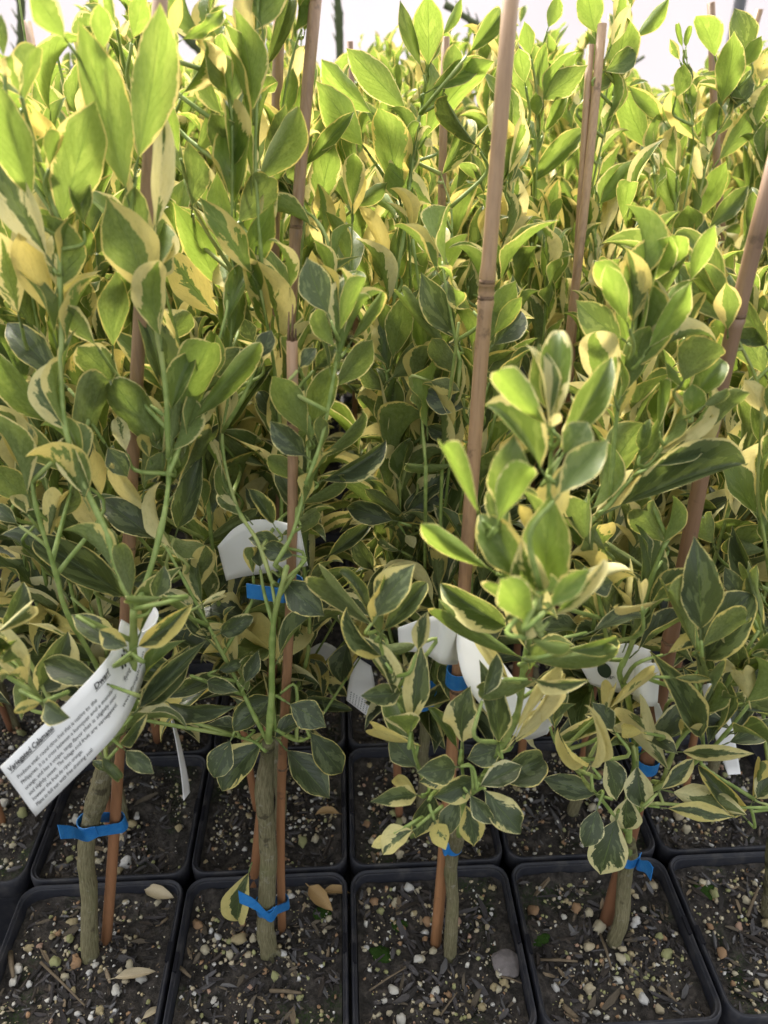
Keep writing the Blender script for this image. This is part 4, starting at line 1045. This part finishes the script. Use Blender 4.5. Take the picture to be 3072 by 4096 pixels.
def tie(A, ra, B, rb, label, tail=None, half=.0062, tilt=0.0, taild=None):
    """band round two upright canes at A and B (world points), with a free tail"""
    A, B = Vector(A), Vector(B)
    t = empty('blue_tie', tuple((A + B) / 2), label, 'plant tie', TG)
    B.z = min((A.z + .001 * q for q in range(-20, 21)), key=lambda zz: abs(proj(Vector((B.x, B.y, zz)))[1] - proj(A)[1] + 6))
    dz = B.z - A.z; d = (B - A); d.z = 0; L = d.length; d.normalize(); nrm = Vector((d.y, -d.x, 0))
    if nrm.y > 0: nrm = -nrm        # towards the camera
    W = Vector((tilt, -.15, 1)).normalized(); pts = []
    e = .0009
    for k in range(9):
        a = math.pi / 2 + math.pi * k / 8; pts.append(A + d * math.cos(a) * (ra + e) + nrm * math.sin(a) * (ra + e))
    for k in range(9):
        a = -math.pi / 2 + math.pi * k / 8; pts.append(B + d * math.cos(a) * (rb + e) + nrm * math.sin(a) * (rb + e))
    pts.append(pts[0])
    cl = []
    for p in pts: cl.append((p, W))
    strip('band', cl, half, M_TAPE, t)
    if tail:
        s = A + nrm * (ra + e + .0008) * .9 - d * ra * .3
        e_ = Vector(tail); q = [tuple(A + nrm * (ra + .0018) + d * ra * .3), tuple(s - d * ra * .6), tuple(s.lerp(e_, .5) + Vector((0, -.002, .003))), tuple(e_)]
        strip('tail', [(Vector(p), W + Vector((0, .2 * i / 12, 0))) for i, p in enumerate(crom(q, 5))], half * .96, M_TAPE, t)
    return t
def at_path(path, z_):
    for a, b in zip(path[1:], path[2:]):
        if a.z <= z_ <= b.z: return a.lerp(b, (z_ - a.z) / max(1e-6, b.z - a.z))
    return Vector(path[-1])
def at_stake(t, z_):
    me = [o for o in t.children if o.name.startswith('cane')][0].data; n = len(me.vertices) // 14
    c = [sum((me.vertices[i * 14 + k].co for k in range(14)), Vector()) / 14 + t.location for i in range(n)]
    for a, b in zip(c, c[1:]):
        if a.z <= z_ <= b.z: return a.lerp(b, (z_ - a.z) / max(1e-6, b.z - a.z))
    return c[-1]
def tie_px(key, ox, oy, d, ra, rb, label, tail=None, flip=False, **kw):
    z_ = PC('O', ox, oy, d).z; A = at_path(trunks[owner[key]], z_); B = at_stake(ST[key], z_)
    tp = PC('O', *tail) if tail else None
    return tie(A, ra, B, rb, label, tp, **kw)
tie_px('a', 215, 1780, .355, .0064, .0044, 'blue tie with a tail to the left on the leftmost trunk', (128, 1797, .325))
tie_px('b', 575, 1945, .347, .0066, .0037, 'blue tie low on the thick cut-off trunk', (516, 1937, .328))
tie_px('c', 978, 1822, .331, .0052, .0046, 'small blue tie below the rosette of dark leaves', (1000, 1795, .33))
tie_px('d', 1362, 1850, .336, .0056, .0056, 'blue tie with its tail hanging right below the cream leaves', (1408, 1888, .315))
def ring(ox, oy, d, r, label, half=.0055, tail=None, on=None):
    A = PC('O', ox, oy, d)
    if on: A = min((at_stake(ST[on], .12 + .002 * q) for q in range(300)), key=lambda p: abs(proj(p)[1] / 1.8518 - oy))
    t = empty('blue_tie', tuple(A), label, 'plant tie', TG)
    W = Vector((.04, 0, 1)).normalized()
    strip('band', [(A + Vector((math.cos(a), math.sin(a), 0)) * r, W) for a in [2 * math.pi * k / 20 for k in range(21)]], half, M_TAPE, t)
    if tail:
        e_ = PC('O', *tail); s = A + Vector((-r * .5, -r, 0)); strip('tail', [(s, W), (s.lerp(e_, .5), W), (e_, W)], half * .95, M_TAPE, t)
ring(622, 1274, .372, .0070, 'blue tie under the white card left of centre', .0052, (533, 1276, .360), 'b')
ring(965, 1462, .345, .0072, 'blue tie right under the curled white label at centre', .0056, None, 'c')
ring(905, 1500, .40, .012, 'blue tie in shade left of the tallest stake', .0048)
ring(1512, 1522, .42, .016, 'blue tie in shade at right beside the small white label', .0050)
ring(1392, 1645, .40, .0078, 'small blue tie behind the fourth front tree', .0048, None, 'd')
ring(1388, 1592, .46, .010, 'tiny blue tie deep behind the dark leaning stake', .0040)
ring(1648, 1000, .55, .008, 'blue tie peeping at the right edge of the photo', .0050)

# ------------------------------------------------------------------ white labels
LG = 'white plant labels'
class Sheet:
    def __init__(s, U, L, nu=40, nt_=8):
        s.U = [Vector(p) for p in crom(U, max(2, nu // max(1, len(U) - 1)))]; s.L = [Vector(p) for p in crom(L, max(2, nu // max(1, len(L) - 1)))]
        s.n = min(len(s.U), len(s.L)); s.acc = [0]
        for i in range(1, s.n): s.acc.append(s.acc[-1] + ((s.U[i] - s.U[i - 1]).length + (s.L[i] - s.L[i - 1]).length) / 2)
        s.len = s.acc[-1]
    def at(s, a, t, off=0.0):
        x = min(max(a, 0), 1) * s.len
        i = 0
        while i < s.n - 2 and s.acc[i + 1] < x: i += 1
        f = (x - s.acc[i]) / max(1e-9, s.acc[i + 1] - s.acc[i])
        u = s.U[i].lerp(s.U[i + 1], f); l = s.L[i].lerp(s.L[i + 1], f); p = u.lerp(l, t)
        if off:
            n = (s.U[i + 1] - s.U[i] + s.L[i + 1] - s.L[i]).cross(l - u).normalized()
            if n.dot(CAM - p) < 0 and s.n: n = -n
            p = p + n * off
        return p
    def build(s, parent, name='card', thick=.0005, nt_=6):
        V = []; Fc = []; off = parent.location; N_ = s.n
        for sd in (0, 1):
            for i in range(N_):
                t_ = (s.U[min(i + 1, N_ - 1)] - s.U[max(i - 1, 0)]); nn = t_.cross(s.L[i] - s.U[i]).normalized() * thick * (-.5 if sd else .5)
                for j in range(nt_ + 1): V.append(s.U[i].lerp(s.L[i], j / nt_) + nn - off)
        m_ = nt_ + 1; B = N_ * m_
        for i in range(N_ - 1):
            for j in range(nt_):
                a = i * m_ + j; Fc.append((a, a + 1, a + m_ + 1, a + m_)); Fc.append((B + a, B + a + m_, B + a + m_ + 1, B + a + 1))
            for j in (0, nt_):
                a = i * m_ + j; Fc.append((a, a + m_, B + a + m_, B + a) if j == 0 else (a, B + a, B + a + m_, a + m_))
        for i in (0, N_ - 1):
            for j in range(nt_):
                a = i * m_ + j; Fc.append((a, B + a, B + a + 1, a + 1))
        return link(name, mesh(name, V, Fc, True), M_CARD, parent)
def PL(*pts): return [tuple(PC(*p)) for p in pts]
def O(pts): return [tuple(PC('O', x, y, d)) for x, y, d in pts]
def letter(sheet, parent, text, s0, s1, t0, h, slope=0.0, bold=0.0, name='lettering', underline=False):
    cu = bpy.data.curves.new('lettering', 'FONT'); cu.body = text; cu.size = 1; cu.resolution_u = 2; cu.offset = bold
    o = bpy.data.objects.new('lettering', cu); COL.objects.link(o); dg = bpy.context.evaluated_depsgraph_get(); dg.update()
    me = bpy.data.meshes.new_from_object(o.evaluated_get(dg)); bpy.data.objects.remove(o); bpy.data.curves.remove(cu)
    xs = [v.co.x for v in me.vertices]; x1 = max(xs)
    def pt(x, y):
        a = s0 + x / x1 * (s1 - s0); t_ = t0 - y * h + slope * (x / x1); return sheet.at(a, t_, .0009) - parent.location
    for v in me.vertices: v.co = pt(v.co.x, v.co.y)
    me.materials.clear()
    if underline:
        n = 14; V = [pt(x1 * i / n, yy) for i in range(n + 1) for yy in (-.13, -.20)]
        me2 = mesh('underline', V, [(2 * i, 2 * i + 1, 2 * i + 3, 2 * i + 2) for i in range(n)], False); link('underline', me2, M_INK, parent)
    link(name, me, M_INK, parent)
# the printed label at lower left
U = O([(0, 1657, .262), (77, 1582, .267), (154, 1507, .272), (215, 1442, .284), (247, 1396, .300), (262, 1338, .312)])
Lw = O([(77, 1763, .262), (143, 1698, .265), (208, 1632, .268), (262, 1570, .280), (302, 1488, .302), (330, 1380, .322)])
sh = Sheet(U, Lw, 48)
lab = empty('plant_label', U[0], 'large white printed label reading Variegated Calamansi at lower left', 'plant label', LG)
sh.build(lab)
letter(sh, lab, 'Variegated Calamansi', .03, .325, .165, .125, bold=.018, underline=True)
letter(sh, lab, 'Dwarf', .565, .665, .19, .125, bold=.018, underline=True)
for i, (tx, e, tt) in enumerate([('Produces small, round citrus fruit that is native to the', .555, .335), ('Philippines. It is a cross between a kumquat and a mandarin', .665, .445),
                                 ('orange, and has a unique, tangy flavor that is slightly sour', .655, .555), ('and slightly sweet. The foliage and fruit are variegated,', .64, .665),
                                 ('however the fruit do ripen orange.', .41, .775), ('Plant in full sun with free draining soil.', .46, .885)]):
    letter(sh, lab, tx, .045, e, tt, .088, bold=.004)
letter(sh, lab, 'www.flyingdragon', .665, .93, .80, .088)
letter(sh, lab, 'flying dragon', .745, .92, .56, .12)
bm = bmesh.new()
for i, (a, b) in enumerate([(.79, .30), (.80, .39), (.815, .34), (.815, .24), (.83, .29), (.83, .40), (.845, .35), (.845, .23), (.86, .30), (.775, .35)]):
    c = sh.at(a, b, .0009); ex = (sh.at(a + .008, b, .0009) - c); ey = (sh.at(a, b + .035, .0009) - c)
    vs_ = [bm.verts.new(c + ex * math.cos(q) + ey * math.sin(q) - lab.location) for q in [2 * math.pi * k / 10 for k in range(10)]]; bm.faces.new(vs_)
link('berry_logo', bmm(bm, 'berry_logo', M_INK), None, lab)
# the collar of that label round the stake
def collar(pos, r0, r1, h, lean, parent, a0=-200, a1=60, name='card_loop'):
    V1 = []; V2 = []
    for k in range(19):
        a = rad(a0 + (a1 - a0) * k / 18); V1.append(tuple(pos + Vector((math.cos(a) * r0 + lean * h, math.sin(a) * r0, h)))); V2.append(tuple(pos + Vector((math.cos(a) * r1, math.sin(a) * r1, 0))))
    s = Sheet(V1, V2, 18); s.build(parent, name)
collar(PC('O', 292, 1400, .332), .0150, .0075, .020, .0, lab, -180, 90)
# white card round the slender stake
t = empty('plant_label', tuple(PC('O', 480, 1185, .39)), 'blank white card half round the slender stake left of centre', 'plant label', LG)
Sheet(PL(('O', 470, 1180, .395), ('O', 505, 1142, .392), ('O', 545, 1124, .386), ('O', 590, 1124, .376), ('O', 625, 1132, .366), ('O', 648, 1142, .362)),
      PL(('O', 489, 1254, .395), ('O', 522, 1246, .392), ('O', 560, 1240, .386), ('O', 600, 1233, .374), ('O', 636, 1228, .362), ('O', 664, 1222, .358)), 30).build(t)
# curled label at centre
t = empty('plant_label', tuple(PC('O', 965, 1400, .33)), 'long blank white label curling round the tallest stake at centre', 'plant label', LG)
Sheet(PL(('B2', 742, 470, .345), ('B2', 860, 425, .338), ('B2', 960, 395, .325), ('B2', 1022, 372, .318), ('B2', 1090, 400, .322), ('B2', 1128, 430, .335)),
      PL(('B2', 750, 610, .345), ('B2', 850, 615, .338), ('B2', 930, 640, .325), ('B2', 990, 680, .316), ('B2', 1050, 692, .320), ('B2', 1100, 688, .335)), 30).build(t, 'card_loop')
Sheet(PL(('B2', 1104, 440, .330), ('B2', 1097, 600, .318), ('B2', 1150, 800, .306), ('B2', 1270, 970, .300), ('B2', 1390, 1090, .302), ('B2', 1520, 1142, .312), ('B2', 1640, 1110, .325)),
      PL(('B2', 1160, 440, .330), ('B2', 1290, 560, .324), ('B2', 1380, 690, .318), ('B2', 1460, 790, .314), ('B2', 1570, 850, .316), ('B2', 1700, 850, .322), ('B2', 1800, 800, .335)), 42).build(t, 'card_tail')
# label at right
t = empty('plant_label', tuple(PC('O', 1350, 1450, .33)), 'creased white label with small dark print on the dark leaning stake', 'plant label', LG)
s_ = Sheet(PL(('B3', 505, 735, .352), ('B3', 600, 650, .348), ('B3', 700, 600, .345), ('B3', 800, 580, .342), ('B3', 930, 620, .345)),
      PL(('B3', 560, 830, .352), ('B3', 690, 872, .347), ('B3', 800, 890, .343), ('B3', 880, 900, .342), ('B3', 960, 900, .345)), 28); s_.build(t)
letter(s_, t, 'ngc', .30, .42, .62, .10)
c = s_.at(.32, .40, .001)
bm = bmesh.new(); ex = s_.at(.41, .40, .001) - c; ey = s_.at(.32, .60, .001) - c
bm.faces.new([bm.verts.new(c + ex * math.cos(q) + ey * math.sin(q) - t.location) for q in [2 * math.pi * k / 20 for k in range(20)]]); link('loop_hole_disc', bmm(bm, 'loop_hole_disc', M_DISC if 'M_DISC' in globals() else simple('loop_hole_dark', (.03, .05, .03), .6, .3)), None, t)  # darkness of the label's loop hole, painted as a flat disc
Sheet(PL(('B3', 838, 720, .330), ('B3', 880, 705, .326), ('B3', 940, 700, .326), ('B3', 992, 700, .335)),
      PL(('B3', 822, 920, .328), ('B3', 870, 950, .324), ('B3', 930, 968, .324), ('B3', 972, 960, .333)), 18).build(t, 'card_loop')
Sheet(PL(('B3', 950, 950, .345), ('B3', 965, 1050, .348), ('B3', 975, 1120, .35)), PL(('B3', 985, 950, .345), ('B3', 1020, 1040, .348), ('B3', 1045, 1110, .35)), 8).build(t, 'card_tail')
t = empty('plant_label', tuple(PC('B3', 1300, 900, .40)), 'narrow white label hanging in shade beside the blue tie at right', 'plant label', LG)
Sheet(PL(('B3', 1250, 835, .40), ('B3', 1300, 825, .395), ('B3', 1360, 840, .40)), PL(('B3', 1258, 945, .40), ('B3', 1305, 950, .395), ('B3', 1340, 940, .40)), 10).build(t, 'card_loop')
Sheet(PL(('B3', 1300, 950, .40), ('B3', 1330, 1150, .402), ('B3', 1410, 1390, .41)), PL(('B3', 1385, 900, .40), ('B3', 1440, 1100, .402), ('B3', 1490, 1385, .41)), 10).build(t)
t = empty('plant_label', tuple(PC('B2', 500, 900, .47)), 'small white tag with fine print hanging in the dark centre gap', 'plant label', LG)
s_ = Sheet(PL(('B2', 430, 905, .47), ('B2', 440, 830, .468), ('B2', 470, 700, .468), ('B2', 500, 650, .47)), PL(('B2', 583, 1022, .47), ('B2', 605, 930, .468), ('B2', 600, 800, .468), ('B2', 580, 700, .47)), 16); s_.build(t)
for i in range(7): letter(s_, t, 'lllllllllll'[:5 + i % 4], .05 + .0, .30, .15 + .1 * i, .05)
t = empty('plant_label', tuple(PC('B1', 1100, 1100, .42)), 'thin grey label seen nearly edge on below the foliage, left', 'plant label', LG)
Sheet(PL(('B1', 1030, 860, .41), ('B1', 1060, 1000, .41), ('B1', 1092, 1200, .415), ('B1', 1108, 1360, .42)), PL(('B1', 1042, 860, .418), ('B1', 1085, 1000, .418), ('B1', 1130, 1200, .423), ('B1', 1145, 1310, .43)), 12).build(t)
t = empty('plant_label', tuple(PC('B2', 230, 650, .50)), 'blank white label lying among dark leaves in the left centre gap', 'plant label', LG)
Sheet(PL(('B2', 200, 600, .50), ('B2', 310, 560, .50), ('B2', 450, 660, .50)), PL(('B2', 220, 700, .50), ('B2', 330, 690, .50), ('B2', 440, 760, .50)), 8).build(t)

# ------------------------------------------------------------------ loose things on the soil
def fallen(crop, base, tip, wd, z_, label, age_light, crm, mt=None, name='fallen_leaf'):
    B = PZ(*CP(crop, *base), z_); T = PZ(*CP(crop, *tip), z_ - .001)
    M = leaf_matrix(B, T, wd, Vector((0, -.2, 1)), .15); me = LM['c'][1] if mt is None else None
    if mt is not None: me = LM['c'][0].copy(); me.materials.clear(); me.materials.append(mt)
    o = link(name, me, None, None, M, None, (age_light, crm, .5, 1)); tag(o, label, 'leaf')
M_DRY = simple('dry_leaf', (.38, .25, .11), .6, .3, 90, .5, .3)
M_DRY2 = simple('bleached_leaf', (.50, .42, .28), .7, .3, 120, .5, .3)
fallen('S2', (355, 520), (500, 670), .016, SZ + .006, 'curled tan dry leaf on the soil right of the second trunk', 0, 0, M_DRY)
fallen('S1', (870, 690), (1050, 740), .013, SZ + .006, 'pale withered leaf piece at the back of the leftmost full pot', 0, 0, M_DRY2)
fallen('S1', (690, 1225), (940, 1185), .009, SZ + .006, 'long pinkish white leaf scrap in front of the leftmost trunk', 0, 0, M_DRY2)
fallen('S2', (600, 560), (430, 570), .010, SZ + .005, 'brown leaf scrap by the rear rim of the second pot', 0, 0, M_DRY)
fallen('S1', (860, 1470), (960, 1400), .006, SZ + .006, 'grey white leaf scrap near the lower front rim of the leftmost pot', 0, 0, M_DRY2)
fallen('B2', (390, 1590), (240, 1600), .010, SZ + .005, 'orange brown dry leaf in the shaded second row pot', 0, 0, M_DRY)
B = PC('S1', 1500, 590, .352); T = PC('S1', 1440, 880, .343)
o = link('fallen_leaf', LM['v'][1], None, None, leaf_matrix(B, T, .022, (CAM - B), .3), None, (.12, .62, .3, 1)); tag(o, 'cream edged leaf standing behind the low blue tie', 'leaf')
V, Fc = ico(3, 9, (1, .95, .32), .3)
p = PZ(*CP('S2', 1545, 985), SZ + .004)
M_ST = simple('grey_stone', (.17, .15, .145), .85, .25, 160, .5, .5)
o = link('flat_stone', mesh('flat_stone', [(x * .0105, y * .0105, z_ * .0085) for x, y, z_ in V], Fc, False), M_ST, None, Matrix.Translation(p)); tag(o, 'flat grey stone at right in the middle front pot', 'stone')
def moss(crop, x, y, rx, label):
    V, Fc = ico(3, x, (1, .8, .35), .7); V = [(a * rx, b * rx, c_ * rx * .55) for a, b, c_ in V]
    o = link('moss', mesh('moss', V, Fc), M_MOSS, None, Matrix.Translation(PZ(*CP(crop, x, y), SZ + .001))); tag(o, label, 'moss', None, 'stuff')
moss('S2', 790, 930, .008, 'green moss cushion at left in the middle front pot'); moss('S2', 900, 760, .006, 'small moss patch above the cushion')
moss('S3', 240, 860, .007, 'moss by the left rim of the fourth front pot'); moss('S3', 1280, 560, .009, 'moss in the right corner pot')
moss('S2', 430, 690, .006, 'moss beside the dry tan leaf')
# twigs
M_TW = simple('dry_twig', (.17, .13, .085), .85, .2, 200, .5, .4)
TW = [('S1', (245, 1130), (510, 1390), 1.0), ('S1', (1060, 1140), (1150, 1220), 1.6), ('S1', (60, 1070), (80, 1220), 2.0), ('S2', (720, 1150), (940, 1010), .7), ('S2', (1150, 1300), (1250, 1160), .7),
      ('S3', (620, 830), (690, 1040), 1.2), ('S3', (250, 990), (480, 1000), 1.2), ('S3', (1530, 720), (1600, 540), 1.3), ('S2', (1500, 1060), (1640, 1105), .8), ('S2', (120, 1150), (310, 1165), 1.5), ('S3', (985, 1160), (1095, 1250), 1.3)]
for i, (cr, a, b, r_) in enumerate(TW):
    A = PZ(*CP(cr, *a), SZ + .0035); B = PZ(*CP(cr, *b), SZ + .0055); tb = TB(); off = A
    tb.tube([A, A.lerp(B, .5) + Vector((0, 0, .001)), B], [r_ * .001, r_ * .0009, r_ * .0006], 6, .3, i, True, off)
    o = link('twig', tb.mesh('twig'), M_TW, None, Matrix.Translation(off)); tag(o, ['straight twig lying left of centre in the leftmost pot', 'short twig on the rim between first and second pots', 'upright brown sliver at far left edge', 'thin bent twig at left in the middle pot', 'thin twig at lower centre of the middle pot', 'grey twig leaning at the fourth trunk foot', 'level twig at left of the fourth pot', 'slanted twig beside the right edge trunk', 'thin straw below the flat stone', 'grey stick across the second pot', 'short twig at front of the fourth pot'][i], 'twig')

# ------------------------------------------------------------------ climbing bare branches behind, against the light
def branch(pts, d, r, label, seed):
    W = [Vector(q) for q in crom([tuple(PC('O', x, y, d)) for x, y in pts], 6)]
    t = empty('bare_branch', tuple(W[0]), label, 'branch'); tb = TB(); tb.tube(W, [r] * len(W), 8, .35, seed, True, t.location)
    link('stem', tb.mesh('stem'), M_WOOD, t)
    for i in range(1, len(W), 3):
        a = i * 2.1; tb = TB(); tb.tube([W[i], W[i] + Vector((math.cos(a) * r * 3, 0, math.sin(a) * r * 3 + r))], [r * .5, r * .1], 5, 0, 0, True, t.location); link('thorn', tb.mesh('thorn'), M_WOOD, t)
M_WOOD = simple('climber_wood', (.10, .12, .06), .8, .2, 60, .5, .4)
branch([(45, -400), (44, -60), (46, 40), (44, 110), (40, 200)], 1.9, .008, 'thorny green branch hanging at upper left', 1)
branch([(735, -400), (728, -60), (732, 30), (734, 90), (740, 200)], 1.9, .0085, 'knobbly dark branch hanging left of top centre', 2)
branch([(330, -40), (385, 50), (405, 80), (440, 110), (520, 150)], 2.0, .012, 'thick dark branch slanting behind the upper left leaves', 3)
branch([(960, 10), (1010, 40), (1050, 65), (1090, 80), (1150, 140)], 1.9, .007, 'thin branch slanting behind the tallest stake', 4)
branch([(1180, 240), (1300, 190), (1350, 150), (1392, 122)], 1.9, .003, 'pale dry stem slanting against the white wall at right', 5)
print('OBJECTS', len(bpy.data.objects))
